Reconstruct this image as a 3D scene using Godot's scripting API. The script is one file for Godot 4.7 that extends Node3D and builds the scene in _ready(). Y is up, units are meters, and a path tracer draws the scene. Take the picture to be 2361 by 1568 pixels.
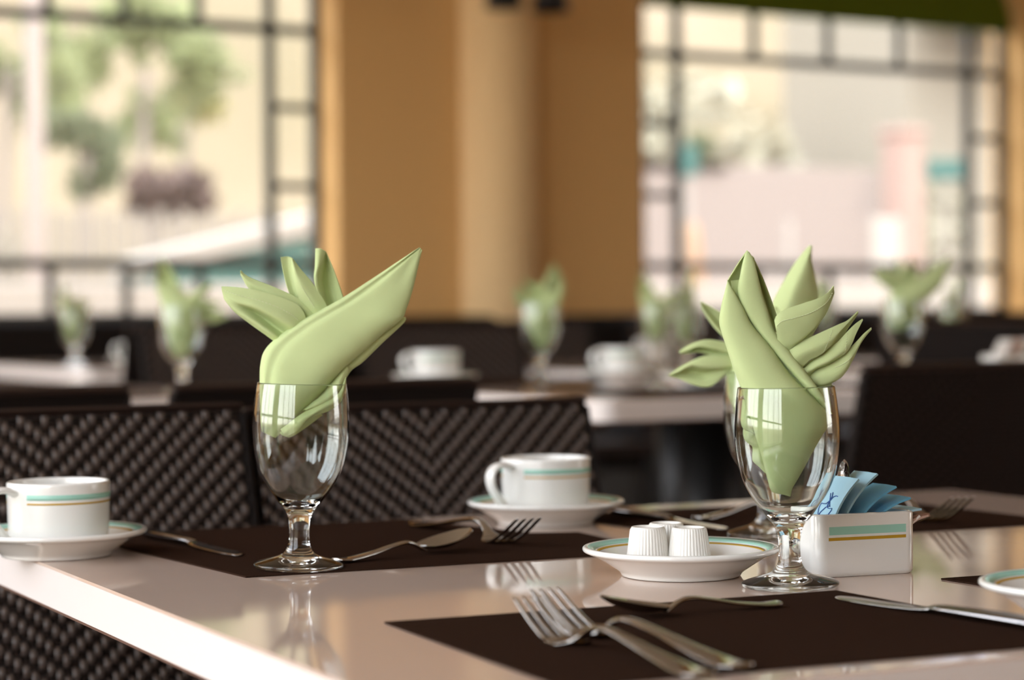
extends Node3D
# A restaurant table set for breakfast. x runs along the window wall, z towards the camera's side of the room, metres.

# ---------------------------------------------------------------- mesh builder
class MB:
	var v := PackedVector3Array()
	var uv := PackedVector2Array()
	var t := PackedInt32Array()
	var g := PackedInt32Array()
	var mark := 0
	func vert(p: Vector3, q := Vector2.ZERO) -> int:
		v.append(p); uv.append(q)
		return v.size() - 1
	func tri(a: int, b: int, c: int, s := 1) -> void:
		t.append(a); t.append(b); t.append(c); g.append(s)
	func quad(a: int, b: int, c: int, d: int, s := 1) -> void:
		tri(a, b, c, s); tri(a, c, d, s)
	# closes one shell: turns its faces outwards (Godot's front faces run clockwise)
	func shell() -> void:
		var vol := 0.0
		var n := t.size()
		var o := v[t[mark]] if n > mark else Vector3.ZERO
		for i in range(mark, n, 3):
			vol += (v[t[i]] - o).dot((v[t[i + 1]] - o).cross(v[t[i + 2]] - o))
		if vol > 0.0:
			for i in range(mark, n, 3):
				var k := t[i + 1]
				t[i + 1] = t[i + 2]
				t[i + 2] = k
		mark = n
	func mesh() -> ArrayMesh:
		var st := SurfaceTool.new()
		st.begin(Mesh.PRIMITIVE_TRIANGLES)
		for i in range(0, t.size(), 3):
			var a := v[t[i]]
			var b := v[t[i + 1]]
			var c := v[t[i + 2]]
			if (b - a).cross(c - a).length_squared() < 1e-24:
				continue
			st.set_smooth_group(g[i / 3] if g[i / 3] > 0 else 0xFFFFFFFF)
			for k in 3:
				st.set_uv(uv[t[i + k]])
				st.add_vertex(v[t[i + k]])
		st.generate_normals()
		st.index()
		return st.commit()
	# rings of equal length joined along the list; wrap: last ring joins the first; caps: close the two ends
	func rings(R: Array, wrap := false, caps := true, s := 1, groups := []) -> void:
		var n := R.size()
		var m: int = R[0].size()
		var base := v.size()
		for i in n:
			for j in m:
				vert(R[i][j], Vector2(float(i) / n, float(j) / m))
		for i in (n if wrap else n - 1):
			var i2 := (i + 1) % n
			for j in m:
				var j2 := (j + 1) % m
				quad(base + i * m + j, base + i2 * m + j, base + i2 * m + j2, base + i * m + j2, groups[j] if groups else s)
		if caps and not wrap:
			for e in [0, n - 1]:
				var mid := Vector3.ZERO
				for p in R[e]:
					mid += p / m
				var c := vert(mid)
				var b := v.size()
				for p in R[e]:
					vert(p)
				for j in m:
					if e == 0:
						tri(c, b + j, b + (j + 1) % m, 9)
					else:
						tri(c, b + (j + 1) % m, b + j, 9)
		shell()
	# profile of (radius, height), turned about y; a closed profile that starts and ends on the axis, or wraps (ring)
	func lathe(prof: Array, seg := 48, ring := false, at := Vector3.ZERO, from := 0.0, sweep := TAU, ribs := 0) -> void:
		var full := sweep >= TAU - 1e-4
		var R := []
		for i in (seg if full else seg + 1):
			var a := from + sweep * i / seg
			var r := PackedVector3Array()
			for p in prof:
				var k: float = p.x
				if ribs and p.y > 0.0045 and p.y < 0.0312 and p.x > 0.0135:
					k += 0.00055 * pow(absf(cos(a * ribs / 2.0)), 0.6)
				r.append(at + Vector3(cos(a) * k, p.y, sin(a) * k))
			R.append(r)
		if ring or not full:
			rings(R, full, not full)
		else:
			var n := R.size()
			var m: int = prof.size()
			var base := v.size()
			for i in n:
				for j in m:
					vert(R[i][j], Vector2(float(i) / n, float(j) / m))
			for i in n:
				for j in m - 1:
					quad(base + i * m + j, base + (i + 1) % n * m + j, base + (i + 1) % n * m + j + 1, base + i * m + j + 1)
			shell()
	# a box with chamfered edges
	func box(size: Vector3, at := Vector3.ZERO, b := 0.0, basis := Basis()) -> void:
		var h := size / 2.0
		b = minf(b, minf(h.x, minf(h.y, h.z)) * 0.9)
		if b <= 0.0:
			var c := []
			for k in 8:
				c.append(at + basis * Vector3(h.x if k & 1 else -h.x, h.y if k & 2 else -h.y, h.z if k & 4 else -h.z))
			for f in [[0, 1, 3, 2], [5, 4, 6, 7], [4, 0, 2, 6], [1, 5, 7, 3], [2, 3, 7, 6], [4, 5, 1, 0]]:
				var q := []
				for k in f:
					q.append(vert(c[k]))
				quad(q[0], q[1], q[2], q[3], 0)
			shell()
			return
		var poly := [Vector2(-h.x + b, -h.z), Vector2(h.x - b, -h.z), Vector2(h.x, -h.z + b), Vector2(h.x, h.z - b), Vector2(h.x - b, h.z), Vector2(-h.x + b, h.z), Vector2(-h.x, h.z - b), Vector2(-h.x, -h.z + b)]
		prism(poly, -h.y, h.y, b, at, basis, 0)
	# a flat polygon (x, z) given thickness along y, its rims chamfered
	func prism(poly: Array, y0: float, y1: float, b := 0.0, at := Vector3.ZERO, basis := Basis(), s := 0) -> void:
		var m := poly.size()
		var area := 0.0
		for j in m:
			area += poly[j].cross(poly[(j + 1) % m])
		var inner := []
		for j in m:
			var e0: Vector2 = (poly[j] - poly[(j + m - 1) % m]).normalized()
			var e1: Vector2 = (poly[(j + 1) % m] - poly[j]).normalized()
			var n0 := Vector2(-e0.y, e0.x)
			var n1 := Vector2(-e1.y, e1.x)
			var n := (n0 + n1).normalized() * signf(area)
			inner.append(poly[j] + n * b / maxf(0.35, absf(n.dot(n0))))
		var levels := [[inner, y0], [poly, y0 + b], [poly, y1 - b], [inner, y1]] if b > 0.0 else [[poly, y0], [poly, y1]]
		var base := v.size()
		for L in levels:
			for p in L[0]:
				vert(at + basis * Vector3(p.x, L[1], p.y), p)
		for i in levels.size() - 1:
			for j in m:
				var j2 := (j + 1) % m
				quad(base + i * m + j, base + (i + 1) * m + j, base + (i + 1) * m + j2, base + i * m + j2, s + i if s else 0)
		var idx := Geometry2D.triangulate_polygon(PackedVector2Array(levels[0][0]))
		for e in [0, levels.size() - 1]:
			var b0 := v.size()
			for p in levels[e][0]:
				vert(at + basis * Vector3(p.x, levels[e][1], p.y), p)
			var up := 1.0 if e else -1.0
			for i in range(0, idx.size(), 3):
				var a: Vector2 = levels[e][0][idx[i]]
				var w: float = (levels[e][0][idx[i + 1]] - a).cross(levels[e][0][idx[i + 2]] - a)
				# match the winding of the side walls: sides run (i, i+1, ...) so the top must turn with -area
				if w * area * up < 0.0:
					tri(b0 + idx[i], b0 + idx[i + 1], b0 + idx[i + 2], 0)
				else:
					tri(b0 + idx[i], b0 + idx[i + 2], b0 + idx[i + 1], 0)
		shell()
	# a tube along a path; rad: one radius or one per point; flat squashes the section
	func tube(path: Array, rad, seg := 10, flat := 1.0, side := Vector3.ZERO) -> void:
		var R := []
		for i in path.size():
			var d: Vector3 = (path[mini(i + 1, path.size() - 1)] - path[maxi(i - 1, 0)]).normalized()
			var x := side if side != Vector3.ZERO else (Vector3.UP if absf(d.y) < 0.9 else Vector3.RIGHT)
			x = (x - d * x.dot(d)).normalized()
			var y := d.cross(x)
			var r: float = rad[i] if rad is Array else rad
			var ring := PackedVector3Array()
			for k in seg:
				var a := TAU * k / seg
				ring.append(path[i] + x * cos(a) * r + y * sin(a) * r * flat)
			R.append(ring)
		rings(R)
	# a sheet through curves (each a list of points along it), with a thickness
	func sheet(curves: Array, th: float, nl := 26, nc := 14) -> void:
		var Q := []
		for i in nl + 1:
			var row := []
			for j in nc + 1:
				row.append(MB.on(curves, float(i) / nl, float(j) / nc))
			Q.append(row)
		var R := []
		var gr := []
		for i in nl + 1:
			var f := PackedVector3Array()
			var bk := PackedVector3Array()
			for j in nc + 1:
				var du: Vector3 = Q[mini(i + 1, nl)][j] - Q[maxi(i - 1, 0)][j]
				var dv: Vector3 = Q[i][mini(j + 1, nc)] - Q[i][maxi(j - 1, 0)]
				var n := du.cross(dv)
				if n.length() < 1e-12:
					n = Vector3(0, 0, 1)
				n = n.normalized() * th * 0.5
				f.append(Q[i][j] + n)
				bk.append(Q[i][j] - n)
			bk.reverse()
			f.append_array(bk)
			R.append(f)
		for j in nc:
			gr.append(1)
		gr.append(3)
		for j in nc:
			gr.append(2)
		gr.append(4)
		rings(R, false, true, 1, gr)
	static func cr(pts: Array, t: float) -> Vector3:
		var n := pts.size()
		var f := clampf(t, 0.0, 1.0) * (n - 1)
		var i := mini(int(f), n - 2)
		return pts[i].cubic_interpolate(pts[i + 1], pts[maxi(i - 1, 0)], pts[mini(i + 2, n - 1)], f - i)
	static func on(curves: Array, a: float, c: float) -> Vector3:
		var across := []
		for k in curves:
			across.append(cr(k, a))
		return cr(across, c)

# ---------------------------------------------------------------- naming
var taken := {}
func numbered(called: String) -> String:
	if not taken.has(called):
		taken[called] = 0
		return called
	taken[called] += 1
	return "%s_%03d" % [called, taken[called]]

func tag(o: Node3D, label := "", category := "", group := "", kind := "") -> Node3D:
	if label: o.set_meta("label", label)
	if category: o.set_meta("category", category)
	if group: o.set_meta("group", group)
	if kind: o.set_meta("kind", kind)
	return o

func thing(called: String, label: String, category: String, at := Vector3.ZERO, turn := 0.0, group := "") -> Node3D:
	var o := Node3D.new()
	o.name = numbered(called)
	add_child(o)
	o.position = at
	o.rotation.y = deg_to_rad(turn)
	return tag(o, label, category, group)

func part(called: String, mb, m: Material, parent: Node3D = null) -> MeshInstance3D:
	var o := MeshInstance3D.new()
	o.mesh = mb if mb is Mesh else mb.mesh()
	o.material_override = m
	if parent:
		o.name = called
		parent.add_child(o, true)
	else:
		o.name = numbered(called)
		add_child(o)
	return o

func struct(called: String, mb, m: Material) -> MeshInstance3D:
	return tag(part(called, mb, m), "", "", "", "structure")

func copy(o: Node3D, label: String, at: Vector3, turn: float) -> Node3D:
	var c: Node3D = o.duplicate()
	c.name = numbered(String(o.name).rstrip("0123456789").rstrip("_") if String(o.name).right(4).left(1) == "_" and String(o.name).right(3).is_valid_int() else String(o.name))
	add_child(c)
	c.position = at
	c.rotation = Vector3(0, deg_to_rad(turn), 0)
	c.set_meta("label", label)
	return c

func bx(size: Vector3, at := Vector3.ZERO, b := 0.0) -> MB:
	var m := MB.new()
	m.box(size, at, b)
	return m

# box from two corners
func span(a: Vector3, b: Vector3, ch := 0.0) -> MB:
	return bx((b - a).abs(), (a + b) / 2.0, ch)

func rrect(w: float, d: float, r: float, n := 6) -> Array:
	var out := []
	for c in [[1, -1, -90], [1, 1, 0], [-1, 1, 90], [-1, -1, 180]]:
		for k in n + 1:
			var a := deg_to_rad(c[2] + 90.0 * k / n)
			out.append(Vector2(c[0] * (w / 2 - r) + cos(a) * r, c[1] * (d / 2 - r) + sin(a) * r))
	return out

# ---------------------------------------------------------------- materials
var M := {}
func mat(called: String, c: Color, rough := 0.6, spec := 0.5, metal := 0.0) -> StandardMaterial3D:
	var m := StandardMaterial3D.new()
	m.resource_name = called
	m.albedo_color = c.linear_to_srgb()
	m.roughness = rough
	m.metallic_specular = spec
	m.metallic = metal
	M[called] = m
	return m

func noise_tex(freq: float, octaves: int, a: Color, b: Color, seed_ := 1, size := 256) -> NoiseTexture2D:
	var n := FastNoiseLite.new()
	n.seed = seed_
	n.frequency = freq
	n.fractal_octaves = octaves
	var t := NoiseTexture2D.new()
	t.width = size
	t.height = size
	t.seamless = true
	t.noise = n
	var r := Gradient.new()
	r.set_color(0, a)
	r.set_color(1, b)
	t.color_ramp = r
	return t

func twill_tex(n: int, step: int) -> ImageTexture:
	var im := Image.create(n, n, false, Image.FORMAT_RGB8)
	for y in n:
		for x in n:
			var k := 0.5 + 0.5 * sin(TAU * (x + y * step) * 8.0 / n)
			var w := 0.5 + 0.5 * sin(TAU * x * 16.0 / n) * sin(TAU * y * 16.0 / n)
			var h := 0.65 * k + 0.35 * w
			im.set_pixel(x, y, Color(h, h, h))
	return ImageTexture.create_from_image(im)

func materials() -> void:
	var tw := twill_tex(128, 1)
	var nap := mat("napkin_cotton", Color(0.51, 0.605, 0.295), 0.85, 0.25)
	nap.uv1_triplanar = true
	nap.uv1_scale = Vector3.ONE * 130.0
	nap.heightmap_enabled = true
	nap.heightmap_texture = tw
	nap.heightmap_scale = 0.02
	nap.rim_enabled = true
	nap.rim = 0.25
	nap.rim_tint = 0.8
	nap.backlight_enabled = true
	nap.backlight = Color(0.25, 0.25, 0.25)
	mat("stitch_thread", Color(0.62, 0.68, 0.42), 0.8, 0.3)
	var gl := mat("clear_glass", Color(1, 1, 1), 0.0)
	gl.albedo_color = Color(0.985, 1.0, 0.992, 0.0)
	gl.refraction_enabled = true
	gl.refraction_scale = 0.05
	var pane := mat("window_pane", Color(1, 1, 1), 0.0)
	pane.albedo_color = Color(1, 1, 1, 0.04)
	pane.transparency = BaseMaterial3D.TRANSPARENCY_ALPHA
	var ch := mat("white_china", Color(0.80, 0.80, 0.77), 0.12, 0.5)
	ch.clearcoat_enabled = true
	ch.clearcoat = 0.5
	ch.clearcoat_roughness = 0.04
	mat("mint_glaze", Color(0.33, 0.61, 0.51), 0.15)
	mat("gold_glaze", Color(0.48, 0.29, 0.03), 0.2)
	var cream := mat("creamer_plastic", Color(0.82, 0.80, 0.75), 0.4)
	cream.backlight_enabled = true
	cream.backlight = Color(0.3, 0.3, 0.3)
	mat("steel", Color(0.46, 0.445, 0.43), 0.06, 0.5, 1.0)
	mat("dark_steel", Color(0.30, 0.30, 0.315), 0.06, 0.5, 1.0)
	var top := mat("laminate", Color(0.55, 0.42, 0.345), 0.055, 0.5)
	top.uv1_triplanar = true
	top.uv1_scale = Vector3.ONE * 2.0
	top.heightmap_enabled = true
	top.heightmap_texture = noise_tex(0.012, 2, Color.BLACK, Color.WHITE, 4, 256)
	top.heightmap_scale = 0.006
	mat("lit_edge_laminate", Color(0.73, 0.67, 0.635), 0.22, 0.5)  # whiter copy of the laminate; light on the table edge put into the colour
	mat("plywood_brown", Color(0.10, 0.045, 0.025), 0.8)
	var pm := mat("placemat_vinyl", Color(0.027, 0.0135, 0.0085), 0.9, 0.08)
	pm.uv1_triplanar = true
	pm.uv1_scale = Vector3.ONE * 42.0
	pm.heightmap_enabled = true
	pm.heightmap_texture = twill_tex(128, 2)
	pm.heightmap_scale = 0.05
	mat("wicker", Color(0.075, 0.056, 0.049), 0.26, 0.8)
	mat("wicker_base", Color(0.009, 0.006, 0.005), 0.6, 0.25)
	mat("wicker_wrap", Color(0.018, 0.010, 0.0075), 0.5, 0.3)
	mat("black_metal", Color(0.012, 0.012, 0.013), 0.4)
	mat("ochre_plaster", Color(0.70, 0.43, 0.175), 0.75, 0.3)
	mat("lit_ochre_plaster", Color(0.84, 0.60, 0.32), 0.75, 0.3)  # wall plaster lightened to imitate window light on the column
	mat("ceiling_paint", Color(0.80, 0.75, 0.66), 0.8)
	mat("floor_tile", Color(0.42, 0.33, 0.25), 0.4)
	mat("dark_wood", Color(0.008, 0.0055, 0.0045), 0.5, 0.25)
	mat("frame_paint", Color(0.030, 0.034, 0.032), 0.4)
	mat("valance_cloth", Color(0.10, 0.14, 0.012), 0.9, 0.2)
	mat("blue_paper", Color(0.36, 0.62, 0.76), 0.55)
	mat("blue_paper_deep", Color(0.13, 0.42, 0.64), 0.55)
	mat("pink_paper", Color(0.56, 0.38, 0.31), 0.6)
	mat("brown_paper", Color(0.24, 0.13, 0.085), 0.6)
	mat("white_paper", Color(0.75, 0.72, 0.68), 0.6)
	mat("ink_blue", Color(0.02, 0.09, 0.36), 0.6)
	# outside
	mat("terrace_stone", Color(0.18, 0.15, 0.135), 0.9)
	var hill := mat("dry_hill", Color(0.185, 0.155, 0.118), 0.95, 0.2)
	hill.uv1_triplanar = true
	hill.uv1_world_triplanar = true
	hill.uv1_scale = Vector3.ONE * 0.045
	hill.albedo_texture = noise_tex(0.014, 4, Color(0.80, 0.80, 0.70), Color(1.0, 0.97, 0.92), 12)
	mat("leaf_green", Color(0.035, 0.05, 0.012), 0.7).backlight_enabled = true
	M.leaf_green.backlight = Color(0.5, 0.5, 0.4)
	mat("leaf_bright", Color(0.12, 0.14, 0.045), 0.7).backlight_enabled = true
	M.leaf_bright.backlight = Color(0.5, 0.5, 0.4)
	mat("leaf_yellow", Color(0.17, 0.15, 0.03), 0.7).backlight_enabled = true
	M.leaf_yellow.backlight = Color(0.5, 0.5, 0.4)
	mat("leaf_sage", Color(0.28, 0.26, 0.185), 0.7)
	mat("leaf_brown", Color(0.075, 0.045, 0.035), 0.8)
	mat("bark", Color(0.22, 0.18, 0.15), 0.9)
	mat("white_paint", Color(0.265, 0.24, 0.205), 0.6)
	mat("pale_post", Color(0.27, 0.22, 0.19), 0.6)
	mat("fence_wood", Color(0.205, 0.178, 0.142), 0.8)
	mat("pink_stucco", Color(0.195, 0.158, 0.135), 0.85)
	mat("salmon_stucco", Color(0.27, 0.18, 0.145), 0.85)
	mat("teal_paint", Color(0.02, 0.09, 0.075), 0.6)
	mat("cream_stucco", Color(0.215, 0.19, 0.145), 0.85)
	mat("sky_stand_in", Color(0.13, 0.16, 0.22), 0.7)  # pale sky colour for the panel that stands in for sky
	mat("orange_paint", Color(0.27, 0.14, 0.06), 0.7)

# ---------------------------------------------------------------- table things
const VIEW := -30.0   # the turn of things set square to the guest at the near side

func goblet_mesh() -> MB:
	# radius and height in tenths of a millimetre
	var o := [[0, 22], [150, 22], [300, 10], [362, 4], [379, 12], [384, 26], [374, 42], [312, 64], [218, 90], [162, 110], [126, 135], [100, 180], [88, 235], [85, 290], [85, 345], [92, 400], [106, 455], [128, 500], [160, 535], [186, 565], [216, 608], [262, 670], [310, 745], [345, 815], [372, 890], [396, 1000], [409, 1100], [414, 1200], [412, 1300], [403, 1410], [391, 1510], [383, 1568], [380, 1580], [374, 1583], [369, 1577], [371, 1560],
		[380, 1500], [391, 1400], [399, 1300], [401, 1200], [395, 1100], [381, 1000], [356, 890], [328, 814], [292, 744], [245, 670], [203, 616], [168, 584], [125, 560], [70, 545], [0, 540]]
	var p := []
	for q in o:
		p.append(Vector2(q[0], q[1]) * 1e-4)
	# smooth the profile
	var s := []
	for i in p.size() - 1:
		for k in 3:
			var a: Vector2 = p[i].cubic_interpolate(p[i + 1], p[maxi(i - 1, 0)], p[mini(i + 2, p.size() - 1)], k / 3.0)
			s.append(Vector2(maxf(a.x, 0.0), a.y))
	s.append(p[-1])
	var m := MB.new()
	m.lathe(s, 72)
	return m

var goblet_parts := {}
func goblet(label: String, at: Vector3, turn := 0.0, lean := 0.0, group := "") -> Node3D:
	if not goblet_parts.has("g"):
		goblet_parts.g = goblet_mesh().mesh()
	var t := thing("goblet", label, "glass", at, turn, group)
	part("bowl_and_stem", goblet_parts.g, M.clear_glass, t)
	t.rotation.z = deg_to_rad(lean)
	return t

func vv(px: Array, cx: float, by: float, s: float) -> Array:
	var out := []
	for p in px:
		out.append(Vector3((p[0] - cx) * s, (by - p[1]) * s, (p[2] if p.size() > 2 else 0.0) * s))
	return out

# a folded tube of cloth through stations [left x, left y, right x, right y, depth in front, depth behind, z of its middle]
func fold(st: Array, cx: float, by: float, s: float, crease := 0.0, n := 48, m := 40) -> MB:
	var ls := []
	var rs := []
	var ds := []
	for q in st:
		ls.append(Vector3((q[0] - cx) * s, (by - q[1]) * s, 0))
		rs.append(Vector3((q[2] - cx) * s, (by - q[3]) * s, 0))
		ds.append(Vector3(q[4], q[5], q[6]) * s)
	var R := []
	for i in n + 1:
		var a := MB.cr(ls, float(i) / n)
		var b := MB.cr(rs, float(i) / n)
		var d := MB.cr(ds, float(i) / n)
		var ring := PackedVector3Array()
		for k in m:
			var th := TAU * k / m
			var e := cos(th)
			var w := signf(e) * pow(absf(e), 0.8)
			var z := sin(th)
			z = (maxf(d.x, 0.0) if z > 0 else maxf(d.y, 0.0)) * signf(z) * pow(absf(z), 0.9)
			if crease > 0.0 and sin(th) > 0.0:
				var u := (w + 1.0) * 0.5
				z += crease * s * (exp(-pow((u - 0.07) / 0.05, 2.0)) - 0.9 * exp(-pow((u - 0.17) / 0.04, 2.0)))
				z += 1.6 * s * sin(u * 9.0 + i * 0.17) * sin(i * 0.21)
			ring.append((a + b) / 2.0 + (b - a) / 2.0 * w + Vector3(0, 0, z + d.z))
		R.append(ring)
	var mb := MB.new()
	mb.rings(R)
	return mb

func leaf(curves: Array, cx: float, by: float, s: float, nl := 28, nc := 16) -> MB:
	var cs := []
	for c in curves:
		cs.append(vv(c, cx, by, s))
	var mb := MB.new()
	mb.sheet(cs, 0.0009, nl, nc)
	return mb

# a row of short thread dashes laid on a leaf along a line across its width
func stitches(curves: Array, cx: float, by: float, s: float, a0: float, a1: float, c0: float, c1: float, count: int) -> MB:
	var cs := []
	for c in curves:
		cs.append(vv(c, cx, by, s))
	var mb := MB.new()
	for k in count:
		var f := lerpf(a0, a1, (k + 0.15) / count)
		var h := lerpf(a0, a1, (k + 0.75) / count)
		var c := lerpf(c0, c1, (k + 0.5) / count)
		var p := MB.on(cs, f, c)
		var q := MB.on(cs, h, c)
		var e := MB.on(cs, f, c + 0.02) - p
		var n := (q - p).cross(e).normalized()
		if n.z < 0:
			n = -n
		mb.tube([p + n * 0.0005, p.lerp(q, 0.5) + n * 0.00085, q + n * 0.0005], 0.00035, 5)
	return mb

func napkin_a(label: String, at: Vector3, turn: float) -> Node3D:
	var t := thing("folded_napkin", label, "napkin", at, turn, "")
	var c := 690.0
	var b := 1316.0
	var s := 0.0003717
	var m: Material = M.napkin_cotton
	part("front_fold", fold([[606, 1001, 638, 1017, 6, 6, 4], [604, 975, 672, 985, 22, 14, 8], [603, 930, 726, 935, 42, 30, 8], [602, 888, 764, 893, 56, 38, 5], [603, 850, 800, 852, 56, 42, 2], [612, 816, 846, 812, 50, 40, 0], [640, 786, 886, 776, 44, 34, 0], [700, 745, 928, 743, 38, 28, 0], [786, 697, 938, 722, 30, 22, -2], [856, 652, 951, 684, 22, 16, -4], [916, 612, 962, 640, 14, 10, -6], [952, 588, 970, 604, 8, 6, -8], [969, 577, 975, 584, 2, 2, -9]], c, b, s, 4.5, 64, 56), m, t)
	part("back_fold", fold([[660, 990, 690, 986, 4, 4, -10], [700, 940, 768, 935, 14, 10, -14], [740, 880, 806, 868, 20, 14, -18], [800, 830, 838, 842, 20, 16, -20], [850, 790, 884, 797, 18, 14, -20], [890, 760, 932, 752, 12, 12, -18], [900, 740, 936, 738, 6, 6, -16]], c, b, s, 0.0, 32, 28), m, t)
	# pleats gathered inside the bowl
	part("pleat", leaf([[[652, 996, 22], [698, 962, 34], [745, 936, 38], [785, 912, 30], [800, 872, 8]], [[658, 1004, 30], [704, 972, 46], [753, 944, 50], [788, 922, 38], [800, 882, 12]], [[664, 1012, 24], [690, 998, 36], [720, 969, 40], [764, 951, 38], [789, 930, 28], [799, 892, 6]]], c, b, s, 34, 18), m, t)
	part("pleat", leaf([[[700, 952, 24], [736, 926, 28], [766, 902, 24], [790, 862, 8]], [[712, 950, 40], [744, 934, 44], [772, 914, 38], [796, 872, 14]], [[722, 952, 26], [752, 942, 32], [776, 925, 30], [798, 884, 8]]], c, b, s, 30, 16), m, t)
	part("pleat", leaf([[[736, 922, 10], [754, 902, 14], [778, 876, 12], [798, 846, 2]], [[744, 924, 26], [760, 914, 30], [782, 892, 26], [803, 852, 8]], [[752, 922, 14], [768, 920, 20], [787, 902, 18], [806, 862, 4]]], c, b, s, 30, 16), m, t)
	part("pleat", leaf([[[646, 1002, 12], [664, 986, 2], [690, 966, -4], [725, 945, -8]], [[656, 1010, 18], [672, 1000, 10], [700, 984, 4], [735, 958, -2]], [[668, 1015, 8], [682, 1010, 2], [710, 990, -4], [745, 964, -8]]], c, b, s), m, t)
	# leaf points at the upper left
	var l1 := [[[515, 668, 10], [560, 671, 14], [620, 683, 14], [680, 705, 8], [702, 726, 4], [712, 760, 0]], [[516, 676, 12], [556, 688, 20], [612, 702, 22], [668, 724, 17], [694, 745, 10], [706, 776, 0]], [[518, 683, 12], [552, 702, 22], [600, 718, 28], [655, 746, 26], [684, 768, 16], [700, 792, 0]], [[519, 687, 11], [549, 708, 17], [588, 726, -6], [632, 758, -14], [662, 780, -10], [690, 802, -6]], [[520, 692, 10], [546, 719, 16], [580, 740, 22], [626, 772, 22], [650, 790, 12], [684, 814, -4]], [[521, 697, 6], [545, 726, 4], [578, 752, 2], [622, 784, -4], [646, 802, -8], [680, 822, -12]]]
	part("leaf_point", leaf(l1, c, b, s, 34, 30), m, t)
	part("stitching", stitches(l1, c, b, s, 0.05, 0.78, 0.2, 0.24, 26), M.stitch_thread, t)
	part("leaf_point", leaf([[[556, 631, -12], [577, 647, -8], [640, 672, -6], [690, 696, -10], [727, 726, -16], [750, 755, -22]], [[557, 638, -4], [579, 660, 0], [640, 690, 3], [688, 713, -4], [722, 742, -12], [742, 772, -20]], [[560, 646, -12], [580, 676, -10], [636, 712, -8], [684, 738, -12], [715, 765, -18], [735, 795, -24]]], c, b, s), m, t)
	part("leaf_point", leaf([[[648, 600, -16], [655, 640, -18], [668, 684, -18], [690, 716, -20], [705, 745, -22]], [[662, 598, -20], [668, 640, -24], [680, 684, -24], [700, 716, -24], [715, 745, -24]], [[673, 601, -14], [679, 640, -12], [688, 680, -14], [708, 712, -18], [725, 745, -20]]], c, b, s), m, t)
	var l3 := [[[673, 601, -14], [677, 640, -10], [684, 672, -8], [694, 700, -10], [722, 735, -16]], [[675, 604, -10], [686, 640, -2], [702, 668, 0], [722, 700, -4], [742, 735, -12]], [[676, 604, -14], [694, 628, -14], [718, 656, -12], [744, 694, -14], [764, 732, -20]]]
	part("leaf_point", leaf(l3, c, b, s), m, t)
	part("stitching", stitches(l3, c, b, s, 0.46, 0.86, 0.42, 0.42, 13), M.stitch_thread, t)
	part("leaf_point", leaf([[[729, 580, -10], [728, 620, -12], [726, 650, -14], [734, 690, -18], [748, 725, -22]], [[740, 580, -6], [735, 618, -6], [729, 650, -8], [736, 690, -14], [750, 725, -20]], [[751, 586, -16], [742, 612, -12], [732, 640, -8], [737, 682, -14], [752, 720, -20]]], c, b, s), m, t)
	part("leaf_point", leaf([[[751, 586, -16], [742, 612, -12], [732, 642, -8], [738, 682, -16], [756, 722, -24]], [[752, 588, -30], [752, 620, -46], [754, 650, -54], [762, 690, -54], [776, 725, -50]], [[752, 588, -24], [766, 622, -30], [778, 655, -34], [789, 688, -36], [800, 725, -36]]], c, b, s), m, t)
	return t

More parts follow.
